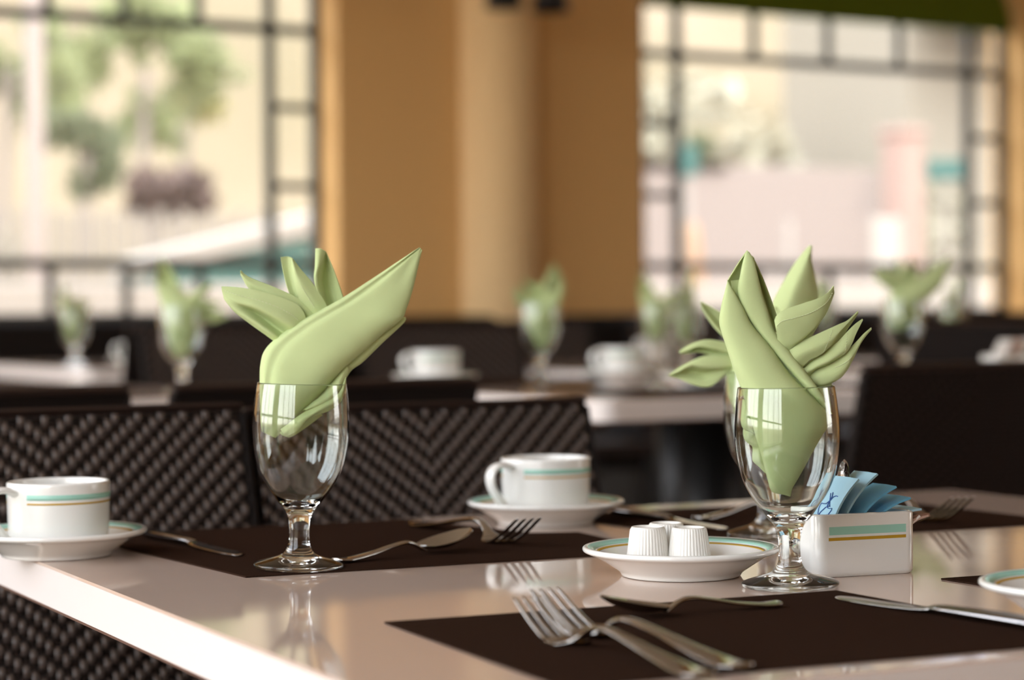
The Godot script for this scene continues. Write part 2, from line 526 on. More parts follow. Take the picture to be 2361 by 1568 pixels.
func napkin_b(label: String, at: Vector3, turn: float) -> Node3D:
	var t := thing("folded_napkin", label, "napkin", at, turn, "")
	var c := 1821.0
	var b := 1355.0
	var s := 0.000344
	var m: Material = M.napkin_cotton
	part("front_fold", fold([[1806, 1143, 1821, 1147, 4, 4, 2], [1778, 1136, 1825, 1128, 14, 12, 4], [1768, 1110, 1838, 1105, 24, 20, 6], [1757, 1068, 1858, 1068, 38, 28, 8], [1746, 1030, 1878, 1031, 50, 34, 8], [1736, 998, 1896, 1000, 58, 38, 8], [1726, 964, 1914, 970, 62, 40, 6], [1716, 928, 1882, 930, 58, 38, 6], [1706, 898, 1852, 900, 52, 34, 6], [1690, 858, 1814, 860, 44, 28, 6], [1673, 805, 1774, 803, 34, 22, 4], [1657, 752, 1733, 755, 26, 16, 2], [1661, 712, 1712, 714, 18, 12, 0], [1669, 680, 1694, 682, 10, 6, -2], [1676, 653, 1679, 656, 2, 2, -4]], c, b, s, 0.0, 72, 56), m, t)
	part("side_fold", fold([[1719, 584, 1726, 586, 2, 2, -6], [1712, 606, 1737, 606, 8, 6, -6], [1705, 640, 1747, 644, 14, 8, -6], [1700, 676, 1755, 678, 16, 8, -6], [1712, 715, 1769, 722, 16, 10, -4], [1740, 762, 1784, 768, 17, 10, 2], [1772, 803, 1815, 811, 20, 10, 6], [1808, 848, 1848, 854, 22, 10, 12], [1842, 887, 1880, 897, 22, 10, 16], [1874, 922, 1902, 930, 18, 10, 16], [1906, 958, 1915, 958, 6, 6, 12]], c, b, s, 0.0, 56, 36), m, t)
	part("inner_fold", leaf([[[1684, 652, -8], [1694, 700, -8], [1722, 752, -6], [1760, 802, -2], [1800, 850, 4], [1836, 888, 8], [1866, 918, 10]], [[1700, 650, -14], [1709, 696, -14], [1738, 748, -12], [1776, 798, -6], [1814, 846, 0], [1850, 884, 4], [1880, 914, 6]], [[1716, 648, -12], [1726, 694, -14], [1754, 746, -12], [1792, 796, -6], [1828, 844, 0], [1864, 882, 4], [1892, 912, 6]]], c, b, s, 40, 10), m, t)
	part("fold_flap", leaf([[[1737, 600, -10], [1742, 640, -10], [1754, 676, -10], [1770, 722, -10], [1786, 768, -8]], [[1735, 596, -34], [1748, 640, -60], [1760, 680, -66], [1776, 726, -62], [1792, 770, -50]], [[1735, 595, -24], [1760, 641, -48], [1778, 684, -54], [1793, 727, -52], [1808, 772, -44]]], c, b, s), m, t)
	part("fold_flap", leaf([[[1722, 583, -4], [1712, 596, -8], [1699, 615, -8], [1686, 636, -6], [1676, 652, -2]], [[1720, 590, -14], [1711, 607, -20], [1701, 628, -22], [1690, 648, -18], [1681, 662, -8]], [[1724, 598, -14], [1722, 618, -24], [1718, 645, -32], [1714, 668, -34], [1712, 690, -26]]], c, b, s), m, t)
	var lb := [[[1782, 744, 18], [1790, 728, 20], [1812, 716, 20], [1853, 703, 16], [1887, 691, 10], [1907, 678, 2], [1920, 664, -8]], [[1784, 762, 26], [1797, 748, 30], [1826, 740, 30], [1862, 728, 24], [1890, 712, 14], [1908, 694, 2], [1920, 668, -9]], [[1787, 778, 22], [1803, 790, 22], [1830, 788, 22], [1862, 766, 18], [1888, 740, 10], [1907, 712, -2], [1920, 673, -10]], [[1790, 800, 14], [1810, 812, 12], [1834, 796, 14], [1862, 772, 12], [1886, 746, 6], [1905, 716, -4], [1920, 676, -12]]]
	part("leaf_point", leaf(lb, c, b, s, 34, 22), m, t)
	part("stitching", stitches(lb, c, b, s, 0.06, 0.92, 0.31, 0.33, 30), M.stitch_thread, t)
	part("leaf_point", leaf([[[1805, 812, 8], [1834, 798, 8], [1862, 774, 6], [1886, 748, 0], [1905, 718, -8], [1921, 672, -14]], [[1812, 814, -8], [1842, 800, -14], [1868, 776, -16], [1890, 748, -18], [1908, 718, -18], [1922, 676, -16]], [[1818, 812, -14], [1852, 794, -22], [1873, 776, -24], [1890, 749, -24], [1908, 719, -22], [1923, 680, -18]]], c, b, s), m, t)
	var lc := [[[1806, 812, 6], [1826, 799, 8], [1853, 788, 8], [1901, 766, 4], [1930, 753, 0], [1954, 742, -6], [1977, 722, -14]], [[1824, 832, 20], [1843, 818, 24], [1872, 806, 22], [1908, 788, 14], [1932, 768, 4], [1954, 748, -6], [1977, 723, -14]], [[1842, 856, 8], [1862, 834, 12], [1890, 820, 12], [1914, 797, 8], [1930, 774, 2], [1946, 754, -6], [1977, 725, -14]]]
	part("leaf_point", leaf(lc, c, b, s, 34, 20), m, t)
	part("stitching", stitches(lc, c, b, s, 0.58, 0.36, 0.15, 0.98, 15), M.stitch_thread, t)
	part("leaf_point", leaf([[[1846, 850, 4], [1880, 826, 2], [1914, 797, 2], [1930, 774, -4], [1946, 754, -10], [1977, 724, -16]], [[1856, 852, -12], [1892, 828, -16], [1926, 802, -18], [1944, 778, -20], [1958, 754, -20], [1978, 726, -18]], [[1866, 852, -18], [1900, 830, -24], [1934, 802, -26], [1950, 770, -26], [1962, 752, -24], [1978, 728, -19]]], c, b, s), m, t)
	var ld := [[[1848, 850, -4], [1868, 838, -2], [1901, 815, -2], [1930, 792, -4], [1953, 768, -8], [1970, 752, -12], [1988, 740, -18]], [[1856, 862, 10], [1876, 850, 12], [1908, 834, 12], [1938, 812, 6], [1956, 790, -2], [1970, 766, -10], [1988, 741, -18]], [[1863, 872, -2], [1880, 854, 2], [1906, 844, 2], [1944, 820, 0], [1960, 800, -4], [1972, 774, -10], [1989, 743, -18]]]
	part("leaf_point", leaf(ld, c, b, s, 34, 20), m, t)
	part("stitching", stitches(ld, c, b, s, 0.66, 0.48, 0.1, 0.95, 11), M.stitch_thread, t)
	var le := [[[1862, 868, -10], [1886, 852, -8], [1915, 836, -8], [1948, 816, -10], [1972, 794, -16], [1992, 774, -22], [2010, 760, -28]], [[1870, 878, 2], [1892, 870, 6], [1924, 862, 8], [1950, 842, 2], [1968, 816, -10], [1990, 784, -20], [2010, 761, -28]], [[1874, 888, 0], [1896, 888, 4], [1930, 874, 4], [1950, 856, -2], [1966, 826, -10], [1986, 790, -20], [2010, 763, -28]], [[1878, 894, -12], [1900, 893, -8], [1934, 876, -6], [1953, 854, -10], [1967, 830, -14], [1986, 794, -22], [2010, 764, -28]]]
	part("leaf_point", leaf(le, c, b, s, 34, 24), m, t)
	part("stitching", stitches(le, c, b, s, 0.34, 0.6, 0.22, 0.32, 12), M.stitch_thread, t)
	part("leaf_point", leaf([[[1930, 872, -8], [1952, 852, -12], [1966, 828, -16], [1985, 792, -24], [2010, 762, -28]], [[1938, 872, -20], [1960, 846, -26], [1972, 822, -28], [1990, 788, -30], [2011, 764, -29]]], c, b, s, 24, 8), m, t)
	part("fold_flap", leaf([[[1876, 884, -14], [1880, 905, -12], [1890, 930, -8], [1904, 955, 0]], [[1898, 892, -6], [1900, 908, -4], [1904, 930, -2], [1910, 952, 0]], [[1918, 886, -16], [1912, 905, -16], [1914, 925, -14], [1916, 950, -10]]], c, b, s), m, t)
	# pleats at the left inside the bowl
	part("pleat", leaf([[[1712, 925, -4], [1709, 955, -4], [1708, 978, 2], [1714, 992, 4], [1730, 1000, 4]], [[1724, 930, 8], [1720, 955, 10], [1720, 978, 18], [1726, 994, 16], [1738, 1004, 10]], [[1740, 930, 2], [1742, 955, 2], [1744, 978, 2], [1746, 996, 2], [1752, 1010, 2]]], c, b, s), m, t)
	part("pleat", leaf([[[1716, 985, -8], [1713, 1000, -6], [1716, 1016, -4], [1728, 1028, -4], [1740, 1034, -4]], [[1726, 985, 6], [1726, 1002, 10], [1730, 1018, 8], [1742, 1030, 6], [1752, 1038, 2]], [[1744, 985, 2], [1748, 1002, 2], [1752, 1020, 2], [1760, 1034, 2], [1766, 1044, 2]]], c, b, s), m, t)
	part("pleat", leaf([[[1722, 1016, -12], [1735, 1036, -10], [1735, 1064, -10], [1748, 1078, -8], [1762, 1092, -6]], [[1736, 1016, 0], [1748, 1040, 4], [1750, 1064, 4], [1760, 1080, 2], [1770, 1096, 0]], [[1756, 1016, 0], [1764, 1040, 0], [1768, 1064, 0], [1774, 1084, 0], [1780, 1100, 0]]], c, b, s), m, t)
	return t

func napkin_c(label: String, at: Vector3, turn: float) -> Node3D:
	var t := thing("folded_napkin", label, "napkin", at, turn, "")
	var c := 1768.0
	var b := 1242.0
	var s := 0.000418
	var m: Material = M.napkin_cotton
	part("body_fold", fold([[1744, 1064, 1790, 1068, 6, 6, 0], [1716, 1018, 1822, 1018, 34, 30, 0], [1694, 960, 1838, 955, 50, 44, 0], [1682, 905, 1846, 895, 56, 48, 0], [1684, 862, 1858, 840, 50, 44, 0], [1700, 810, 1872, 780, 36, 34, 0], [1745, 755, 1880, 740, 26, 24, 0], [1775, 715, 1884, 700, 16, 16, -2]], c, b, s, 3.0, 40, 40), m, t)
	part("leaf_point", leaf([[[1868, 572, -6], [1853, 587, -6], [1828, 620, -6], [1804, 660, -6], [1782, 702, -6], [1764, 750, -4]], [[1869, 574, 4], [1860, 594, 14], [1844, 630, 22], [1828, 670, 26], [1814, 710, 26], [1804, 760, 20]], [[1870, 576, 2], [1866, 600, 8], [1864, 640, 14], [1860, 675, 12], [1854, 710, 10], [1850, 760, 10]], [[1871, 574, -8], [1871, 604, -12], [1880, 645, -16], [1887, 676, -18], [1886, 700, -18], [1882, 760, -14]]], c, b, s, 30, 22), m, t)
	part("leaf_point", leaf([[[1541, 871, 4], [1565, 854, 6], [1591, 840, 6], [1624, 827, 4], [1656, 827, 2], [1684, 833, 0], [1720, 845, 0]], [[1542, 871, 10], [1562, 862, 18], [1590, 848, 24], [1622, 850, 26], [1652, 852, 22], [1684, 850, 12], [1720, 855, 0]], [[1542, 872, 4], [1562, 868, 0], [1590, 862, -8], [1620, 866, -8], [1650, 860, -2], [1684, 855, 4], [1720, 860, 0]], [[1543, 873, 6], [1564, 876, 4], [1590, 880, 4], [1620, 884, 4], [1646, 880, 4], [1680, 862, 2], [1720, 866, 0]], [[1543, 873, 2], [1565, 879, 2], [1591, 891, 6], [1620, 898, 8], [1642, 894, 6], [1678, 868, 0], [1720, 872, 0]]], c, b, s, 34, 26), m, t)
	part("leaf_point", leaf([[[1565, 818, -6], [1582, 806, -8], [1609, 794, -10], [1636, 790, -12], [1668, 795, -14], [1720, 806, -14]], [[1566, 819, 0], [1586, 813, 2], [1611, 804, 4], [1642, 808, 4], [1672, 815, 0], [1720, 822, -4]], [[1568, 821, -2], [1590, 818, -12], [1612, 810, -20], [1642, 816, -20], [1672, 822, -14], [1720, 832, -8]], [[1570, 822, -4], [1590, 820, -8], [1612, 818, -10], [1642, 826, -10], [1672, 832, -8], [1720, 842, -6]]], c, b, s, 30, 22), m, t)
	part("leaf_point", leaf([[[1617, 701, -16], [1632, 709, -18], [1659, 724, -20], [1690, 742, -20], [1740, 765, -18]], [[1617, 706, -10], [1632, 725, -24], [1658, 748, -30], [1690, 768, -26], [1740, 790, -20]], [[1618, 712, -6], [1631, 732, -6], [1652, 758, -8], [1684, 788, -12], [1735, 815, -16]], [[1618, 716, -12], [1630, 737, -12], [1650, 764, -12], [1682, 794, -14], [1730, 825, -16]]], c, b, s, 26, 20), m, t)
	part("fold_flap", leaf([[[1677, 866, 8], [1675, 890, 6], [1680, 920, 6], [1694, 950, 6]], [[1684, 866, 22], [1682, 890, 30], [1690, 920, 34], [1702, 950, 32]], [[1700, 866, 34], [1700, 890, 42], [1705, 920, 46], [1714, 950, 46]]], c, b, s), m, t)
	return t

# ---- china
func mm(a: Array) -> Array:
	var out := []
	for q in a:
		out.append(Vector2(q[0], q[1]) * 0.001)
	return out

func smooth_profile(p: Array, k := 2) -> Array:
	var s := []
	for i in p.size() - 1:
		for j in k:
			var a: Vector2 = p[i].cubic_interpolate(p[i + 1], p[maxi(i - 1, 0)], p[mini(i + 2, p.size() - 1)], float(j) / k)
			s.append(Vector2(maxf(a.x, 0.0), a.y))
	s.append(p[-1])
	return s

func saucer(label: String, at: Vector3) -> Node3D:
	var t := thing("saucer", label, "saucer", at, 0, "")
	var d := MB.new()
	d.lathe(smooth_profile(mm([[0, 2.4], [42, 2.4], [44.5, 2.2], [45.5, 0.2], [48, 0], [49.5, 0.8], [51, 3.4], [56, 7], [64, 12.2], [72, 16.8], [78, 19], [80.6, 20.2], [81.6, 21.8], [81, 23.6], [79, 24.4], [76.5, 23.8], [70, 20.6], [62, 15.6], [54, 10.6], [48, 7.6], [42, 6.2], [30, 6], [0, 6]])), 96)
	part("dish", d, M.white_china, t)
	var g := MB.new()
	g.lathe(mm([[77.2, 24.15], [70.9, 21.25], [70.9, 20.9], [77.2, 23.8]]), 96, true)
	part("mint_band", g, M.mint_glaze, t)
	var y := MB.new()
	y.lathe(mm([[69.6, 20.55], [67.7, 19.4], [67.7, 19.05], [69.6, 20.15]]), 96, true)
	part("gold_line", y, M.gold_glaze, t)
	return t

func cup(label: String, at: Vector3, handle_at: float) -> Node3D:
	# handle_at: degrees about y, 0 = +x, counted towards -z
	var t := thing("coffee_cup", label, "cup", at, handle_at, "")
	var p := MB.new()
	p.lathe(smooth_profile(mm([[0, 2.5], [26, 2.5], [28, 0.2], [31, 0], [35, 0.6], [40, 3], [43.2, 7], [44.6, 12], [45.4, 20], [46, 35], [46.4, 50], [46.7, 59], [46.3, 61.2], [45, 62], [43.6, 61.4], [43, 59], [42.4, 48], [42, 30], [41.2, 16], [39.5, 9.5], [36, 6.6], [30, 5.6], [0, 5.4]])), 72)
	part("body", p, M.white_china, t)
	# the ear: a broad strap that leaves below the lip, rounds outwards and runs down to the foot
	var q := []
	for k in [[44, 52], [50, 55], [58, 56.5], [66, 55], [72, 49.5], [73.5, 42], [71, 34], [65.5, 25.5], [58.5, 17.5], [50.5, 10.5], [43, 7]]:
		q.append(Vector3(k[0], k[1], 0) * 0.001)
	var path := []
	var rad := []
	for i in 41:
		path.append(MB.cr(q, i / 40.0))
		rad.append(0.0083 - 0.0012 * sin(PI * i / 40.0) + (0.0016 * pow(i / 40.0, 4.0)))
	var h := MB.new()
	h.tube(path, rad, 20, 0.42, Vector3(0, 0, 1))
	part("handle", h, M.white_china, t)
	for band in [["mint_band", 52.2, 47.4, M.mint_glaze], ["gold_line", 44.9, 43.2, M.gold_glaze]]:
		var g := MB.new()
		var r0: float = 46.05 + (band[1] - 35) * 0.0266
		var r1: float = 46.05 + (band[2] - 35) * 0.0266
		g.lathe(mm([[r0 + 0.16, band[1]], [r1 + 0.16, band[2]], [r1 - 0.3, band[2]], [r0 - 0.3, band[1]]]), 60, false, Vector3.ZERO, deg_to_rad(22), deg_to_rad(316))
		part(band[0], g, band[3], t)
	return t

func creamer(label: String, at: Vector3, turn: float, lipped: bool) -> Node3D:
	var t := thing("creamer_tub", label, "creamer", at, turn, "creamer tubs upside down on the saucer")
	var prof := mm([[0, 0.2], [18.6, 0], [19.3, 0.4], [19.3, 1.0], [18.5, 1.3], [18.4, 4.6], [17.9, 5.0], [17.2, 9], [16.3, 16], [15.4, 23], [14.5, 29.6], [14.0, 31.4], [13.6, 32.2], [12.8, 32.5], [12.2, 32.1], [12.0, 30.8], [11.7, 30.4], [0, 30.4]]) if lipped else mm([[0, 0.2], [18.0, 0], [18.4, 0.4], [18.3, 1.2], [18.1, 4.6], [17.4, 9], [16.4, 16], [15.4, 23], [14.4, 29.2], [13.9, 31], [13.5, 31.7], [12.7, 32], [12.1, 31.6], [11.9, 30.4], [11.6, 30], [0, 30]])
	var m := MB.new()
	m.lathe(prof, 228, false, Vector3.ZERO, 0.0, TAU, 38)
	part("ribbed_tub", m, M.creamer_plastic, t)
	return t

# ---- cutlery; lies along x, its head towards +x, on y = 0
func strip(st: Array, n := 40, m := 8) -> MB:
	# stations: x, y of the middle, half width, half thickness, z shift
	var a := []
	var w := []
	for q in st:
		a.append(Vector3(q[0], q[1], q[4] if q.size() > 4 else 0.0) * 0.001)
		w.append(Vector3(q[2], q[3], 0) * 0.001)
	var R := []
	for i in n + 1:
		var p := MB.cr(a, float(i) / n)
		var d := (MB.cr(a, minf(1.0, (i + 0.5) / n)) - MB.cr(a, maxf(0.0, (i - 0.5) / n))).normalized()
		var k := MB.cr(w, float(i) / n)
		var up := Vector3(-d.y, d.x, 0).normalized()
		var ring := PackedVector3Array()
		for j in m * 2:
			var th := TAU * j / (m * 2)
			var e := cos(th)
			ring.append(p + Vector3(0, 0, 1) * signf(e) * pow(absf(e), 0.75) * maxf(k.x, 2e-5) + up * sin(th) * maxf(k.y, 2e-5))
		R.append(ring)
	var mb := MB.new()
	mb.rings(R)
	return mb

func fork(label: String, at: Vector3, turn: float, group := "") -> Node3D:
	var t := thing("fork", label, "fork", at, turn, group)
	part("handle", strip([[-147, 3.4, 1.5, 0.8], [-146, 3.2, 7.5, 1.4], [-140, 2.4, 10.5, 1.5], [-126, 2.6, 10.3, 1.5], [-95, 6.5, 7.2, 1.6], [-60, 12, 4.6, 1.7], [-36, 14.6, 3.6, 1.8], [-22, 13, 3.4, 1.9], [-11, 7, 4.4, 1.7], [-3, 2.6, 9, 1.2]], 50), M.steel, t)
	part("head", strip([[-8, 4.6, 5.4, 1.4], [-3, 2.4, 9.6, 1.2], [3, 1.1, 12.0, 1.1], [10, 1.2, 12.6, 1.1], [16, 2.2, 12.8, 1.0], [19, 2.8, 12.8, 0.9]], 24, 10), M.steel, t)
	for k in 4:
		var z := (k - 1.5) * 7.1
		part("tine", strip([[16, 2.2, 2.2, 1.0, z], [22, 3.9, 2.0, 1.0, z], [32, 8.0, 1.85, 1.0, z * 0.98], [43, 13.6, 1.7, 1.0, z * 0.96], [54, 19.6, 1.5, 0.9, z * 0.94], [60, 22.8, 1.1, 0.7, z * 0.93], [61.5, 23.6, 0.3, 0.2, z * 0.93]], 24, 5), M.steel, t)
	return t

func spoon(label: String, at: Vector3, turn: float, group := "") -> Node3D:
	var t := thing("spoon", label, "spoon", at, turn, group)
	part("handle", strip([[-120, 4.2, 1.5, 0.8], [-119, 4.0, 7, 1.4], [-114, 3.4, 10.4, 1.5], [-102, 3.2, 10, 1.6], [-75, 6, 6.6, 1.7], [-48, 11, 4.2, 1.8], [-30, 13.2, 3.4, 2], [-19, 11, 3.2, 2], [-9, 5.5, 4.2, 1.6], [-4, 3.6, 6, 1]], 50), M.steel, t)
	# the bowl: an egg-shaped dish tipped up towards its point
	var C := []
	for j in 13:
		var v := -1.0 + j / 6.0
		var cu := []
		for i in 15:
			var u := i / 14.0
			var hw := 20.5 * pow(maxf(sin(PI * pow(u, 0.82)), 0.0), 0.5) + 0.5
			var z := v * hw
			var deep := 8.5 * (1.0 - v * v) * pow(maxf(sin(PI * u), 0.0), 0.7)
			cu.append(Vector3(-9 + 67.0 * u, 8.2 + 12.5 * pow(u, 1.4) - deep * 0.95 + 0.5, z) * 0.001)
		C.append(cu)
	var b := MB.new()
	b.sheet(C, 0.0011, 30, 24)
	part("bowl", b, M.steel, t)
	return t

func knife(label: String, at: Vector3, turn: float, group := "") -> Node3D:
	# its tip towards +x; tip at x = 0.1
	var t := thing("table_knife", label, "knife", at, turn, group)
	part("blade", strip([[-6, 4.0, 4.6, 1.7], [0, 3.2, 7.6, 1.2], [20, 2.2, 9.2, 0.95], [55, 1.6, 9.9, 0.85], [80, 1.5, 9.3, 0.8, 0.4], [93, 1.4, 6.6, 0.7, 1.6], [99, 1.3, 3.0, 0.5, 3.2], [101, 1.2, 0.4, 0.2, 4.4]], 40), M.steel, t)
	part("handle", strip([[-112, 4.4, 2.5, 1.5], [-110, 4.4, 7.2, 3.6], [-100, 4.5, 8.8, 4.3], [-60, 4.5, 7.8, 4.2], [-20, 4.3, 6.2, 3.6], [-8, 4.1, 5.2, 2.8], [-3, 4.0, 4.4, 1.8]], 40, 10), M.dark_steel, t)
	return t

func packet(called: String, label: String, m: Material, at: Vector3, lean: float, size: Vector2, bend: float, printed := false) -> Node3D:
	var t := thing(called, label, "packet", at, 0, "")
	# stands on its lower edge, faces -x, its top falls towards +x
	var C := []
	for j in 5:
		var cu := []
		for i in 9:
			var u := i / 8.0
			var a := deg_to_rad(lean) + deg_to_rad(bend) * u
			var w := (j / 4.0 - 0.5) * size.x
			cu.append(Vector3(sin(a) * u * size.y + 0.0012 * sin(j * 1.9 + u * 4.0), cos(a) * u * size.y, w))
		C.append(cu)
	var b := MB.new()
	b.sheet(C, 0.0016, 16, 8)
	part("paper_sleeve", b, m, t)
	if printed:
		var pr := MB.new()
		for k in 3:
			var path := []
			for i in 14:
				var f := i / 13.0
				var p := MB.on(C, 0.45 + 0.32 * f + 0.03 * sin(f * 14.0 + k), 0.35 + 0.12 * k + 0.12 * sin(f * 9.0 + k * 2.1))
				path.append(p + Vector3(-0.0013, 0.0004, 0))
			pr.tube(path, 0.00035, 5)
		part("printed_drawing", pr, M.ink_blue, t)
	return t

func caddy(label: String, at: Vector3, turn: float) -> Node3D:
	var t := thing("sugar_caddy", label, "sugar holder", at, turn, "")
	var w := 0.096
	var d := 0.05
	var h := 0.0515
	var o := rrect(w, d, 0.011, 7)
	var n := rrect(w - 0.0085, d - 0.0085, 0.008, 7)
	var R := []
	var lv := [[o, 0.0012, 0.985], [o, 0.0035, 1.0], [o, h - 0.002, 1.0], [o, h - 0.0006, 0.992], [n, h, 1.035], [n, h - 0.0006, 1.005], [n, h - 0.003, 1.0], [n, 0.007, 0.99], [n, 0.005, 0.94]]
	var base := [[o, 0.0, 0.95]]
	for L in base + lv:
		var r := PackedVector3Array()
		for p in L[0]:
			r.append(Vector3(p.x * L[2], L[1], p.y * L[2]))
		R.append(r)
	var m := MB.new()
	m.rings(R)
	part("holder", m, M.white_china, t)
	part("mint_band", span(Vector3(-0.0355, 0.0345, d / 2 - 0.001), Vector3(0.0365, 0.0412, d / 2 + 0.00018)), M.mint_glaze, t)
	part("gold_line", span(Vector3(-0.0360, 0.0298, d / 2 - 0.001), Vector3(0.0365, 0.0324, d / 2 + 0.00018)), M.gold_glaze, t)
	return t

# ---------------------------------------------------------------- furniture
const PITCH := 0.0085
const ROW := 0.0076
func warp_mesh(rows: int, phase: int) -> ArrayMesh:
	var R := []
	var n := rows * 4
	for k in n + 1:
		var y := float(k) / 4.0
		var z := 0.0
		for r in rows:
			if posmod(r + phase, 3) == 0:
				var d := absf(y - r - 0.5) / 1.2
				if d < 1.0:
					z = maxf(z, pow(cos(d * PI / 2), 0.8))
		var ring := PackedVector3Array()
		for q in [[-0.0037, -0.0004], [-0.0031, 0.0006], [-0.0022, 0.0011], [0.0022, 0.0011], [0.0031, 0.0006], [0.0037, -0.0004]]:
			ring.append(Vector3(q[0], y * ROW, 0.0050 + 0.0066 * z + q[1]))
		R.append(ring)
	var m := MB.new()
	m.rings(R)
	return m.mesh()

func chair_frame(t: Node3D, W: float) -> MeshInstance3D:
	# floor at y = 0, front towards +z; returns the reclined back panel, whose own axes are x across, y up, z to the front
	var seat := MB.new()
	seat.prism(rrect(W, 0.42, 0.03), 0.405, 0.445, 0.008, Vector3(0, 0, 0.03))
	part("seat", seat, M.wicker_wrap, t)
	for s in [-1, 1]:
		part("leg", _bar(Vector3(s * (W / 2 - 0.02), 0, 0.22), Vector3(s * (W / 2 - 0.03), 0.41, 0.2), 0.016), M.black_metal, t)
		part("leg", _bar(Vector3(s * (W / 2 - 0.02), 0, -0.26), Vector3(s * (W / 2 - 0.03), 0.43, -0.17), 0.016), M.black_metal, t)
	var b := MB.new()
	b.box(Vector3(W, 0.43, 0.012), Vector3(0, 0.215, 0), 0.003)
	var back := part("backrest", b, M.wicker_base, t)
	back.position = Vector3(0, 0.435, -0.175)
	back.rotation.x = deg_to_rad(-15)
	var roll := MB.new()
	roll.box(Vector3(W + 0.002, 0.009, 0.022), Vector3(0, 0.430, 0), 0.004)
	part("top_wrap", roll, M.wicker_wrap, back)
	for s in [-1, 1]:
		var e := MB.new()
		e.box(Vector3(0.008, 0.425, 0.018), Vector3(s * (W / 2 - 0.001), 0.212, 0), 0.003)
		part("side_wrap", e, M.wicker_base, back)
	return back

func _bar(a: Vector3, b: Vector3, r: float) -> MB:
	var m := MB.new()
	m.tube([a, a.lerp(b, 0.5), b], [r * 0.8, r, r], 8)
	return m

var warps := []
var weft_mesh: ArrayMesh
func woven_chair(label: String, at: Vector3, turn: float, W: float, group: String) -> Node3D:
	# every strand of the back a piece of its own: level strands, and upright ones that pass over one and under two
	var t := thing("woven_chair", label, "chair", at, turn, group)
	var back := chair_frame(t, W)
	var rows := 55
	if warps.is_empty():
		for p in 3:
			warps.append(warp_mesh(rows, p))
	var wf := MB.new()
	var R := []
	for x in [-W / 2 + 0.004, W / 2 - 0.004]:
		var ring := PackedVector3Array()
		for q in [[-0.0036, 0.004], [-0.0026, 0.0076], [0.0, 0.0084], [0.0026, 0.0076], [0.0036, 0.004]]:
			ring.append(Vector3(x, q[0], q[1]))
		R.append(ring)
	wf.rings(R)
	var wm := wf.mesh()
	for r in rows:
		var o := part("level_strand", wm, M.wicker_base, back)
		o.position = Vector3(0, 0.006 + (r + 0.5) * ROW, 0)
	var n := int((W - 0.016) / PITCH)
	for c in n:
		var k := c - n / 2
		var o := part("upright_strand", warps[posmod(k if k <= 0 else -k, 3)], M.wicker, back)
		o.position = Vector3((k + (0.5 if n % 2 == 0 else 0.0)) * PITCH, 0.006, 0)
	return t

var cheap_weave: ArrayMesh
func far_chair(label: String, at: Vector3, turn: float, group := "", rear := false) -> Node3D:
	var W := 0.43
	var t := thing("woven_chair", label, "chair", at, turn, group)
	var back := chair_frame(t, W)
	if cheap_weave == null:
		var m := MB.new()
		for f in [1]:
			for c in 48:
				var k := c - 24
				for r in 55:
					if posmod(r + absi(k), 3) != 0:
						continue
					var p := Vector3((k + 0.5) * PITCH, 0.006 + (r + 0.5) * ROW, f * 0.0055)
					var i0 := m.v.size()
					var hx := 0.0037
					var hy := 0.0073
					for q in [[-hx, -hy, 0], [hx, -hy, 0], [hx, hy, 0], [-hx, hy, 0], [-hx * 0.6, -hy * 0.4, 0.0045], [hx * 0.6, -hy * 0.4, 0.0045], [hx * 0.6, hy * 0.4, 0.0045], [-hx * 0.6, hy * 0.4, 0.0045]]:
						m.vert(p + Vector3(q[0], q[1], q[2] * f))
					for q in [[0, 1, 5, 4], [1, 2, 6, 5], [2, 3, 7, 6], [3, 0, 4, 7], [4, 5, 6, 7], [3, 2, 1, 0]]:
						m.quad(i0 + q[0], i0 + q[1], i0 + q[2], i0 + q[3], 0)
					m.shell()
		cheap_weave = m.mesh()
	tag(part("weave", cheap_weave, M.wicker, back), "", "", "", "stuff")
	if rear:
		var rw := part("rear_weave", cheap_weave, M.wicker_wrap, back)
		rw.rotation.y = PI
		tag(rw, "", "", "", "stuff")
	return t

func dining_table(label: String, at: Vector3, turn: float, w: float, d: float, h: float, thick := 0.038, r := 0.02, foot := 0.0) -> Node3D:
	var t := thing("dining_table", label, "table", at, turn, "")
	var top := MB.new()
	top.prism(rrect(w, d, r, 8), h - thick + 0.003, h, 0.0016, Vector3.ZERO, Basis(), 1)
	part("tabletop", top, M.laminate, t)
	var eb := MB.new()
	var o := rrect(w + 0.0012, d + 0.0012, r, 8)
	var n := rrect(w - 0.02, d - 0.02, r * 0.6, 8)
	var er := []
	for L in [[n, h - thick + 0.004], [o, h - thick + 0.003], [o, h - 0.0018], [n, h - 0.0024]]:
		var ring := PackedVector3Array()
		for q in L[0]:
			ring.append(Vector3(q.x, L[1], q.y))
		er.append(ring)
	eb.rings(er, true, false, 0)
	part("lit_edge_band", eb, M.lit_edge_laminate, t)  # added rim, paler than the top to paint in the light it catches
	var un := MB.new()
	un.prism(rrect(w - 0.002, d - 0.002, r, 8), h - thick, h - thick + 0.0032, 0.0)
	part("underlayer", un, M.plywood_brown, t)
	var p := MB.new()
	p.lathe(mm([[0, foot * 1000], [60, foot * 1000], [60, (h - thick) * 1000 - 12], [0, (h - thick) * 1000 - 12]]), 24)
	part("pedestal", p, M.black_metal, t)
	part("top_plate", bx(Vector3(w * 0.5, 0.012, d * 0.5), Vector3(0, h - thick - 0.006, 0), 0.002), M.black_metal, t)
	var b := MB.new()
	b.lathe(mm([[0, foot * 1000], [232, foot * 1000], [237, foot * 1000 + 8], [225, foot * 1000 + 20], [80, foot * 1000 + 45], [0, foot * 1000 + 45]]), 40)
	part("foot", b, M.black_metal, t)
	return t

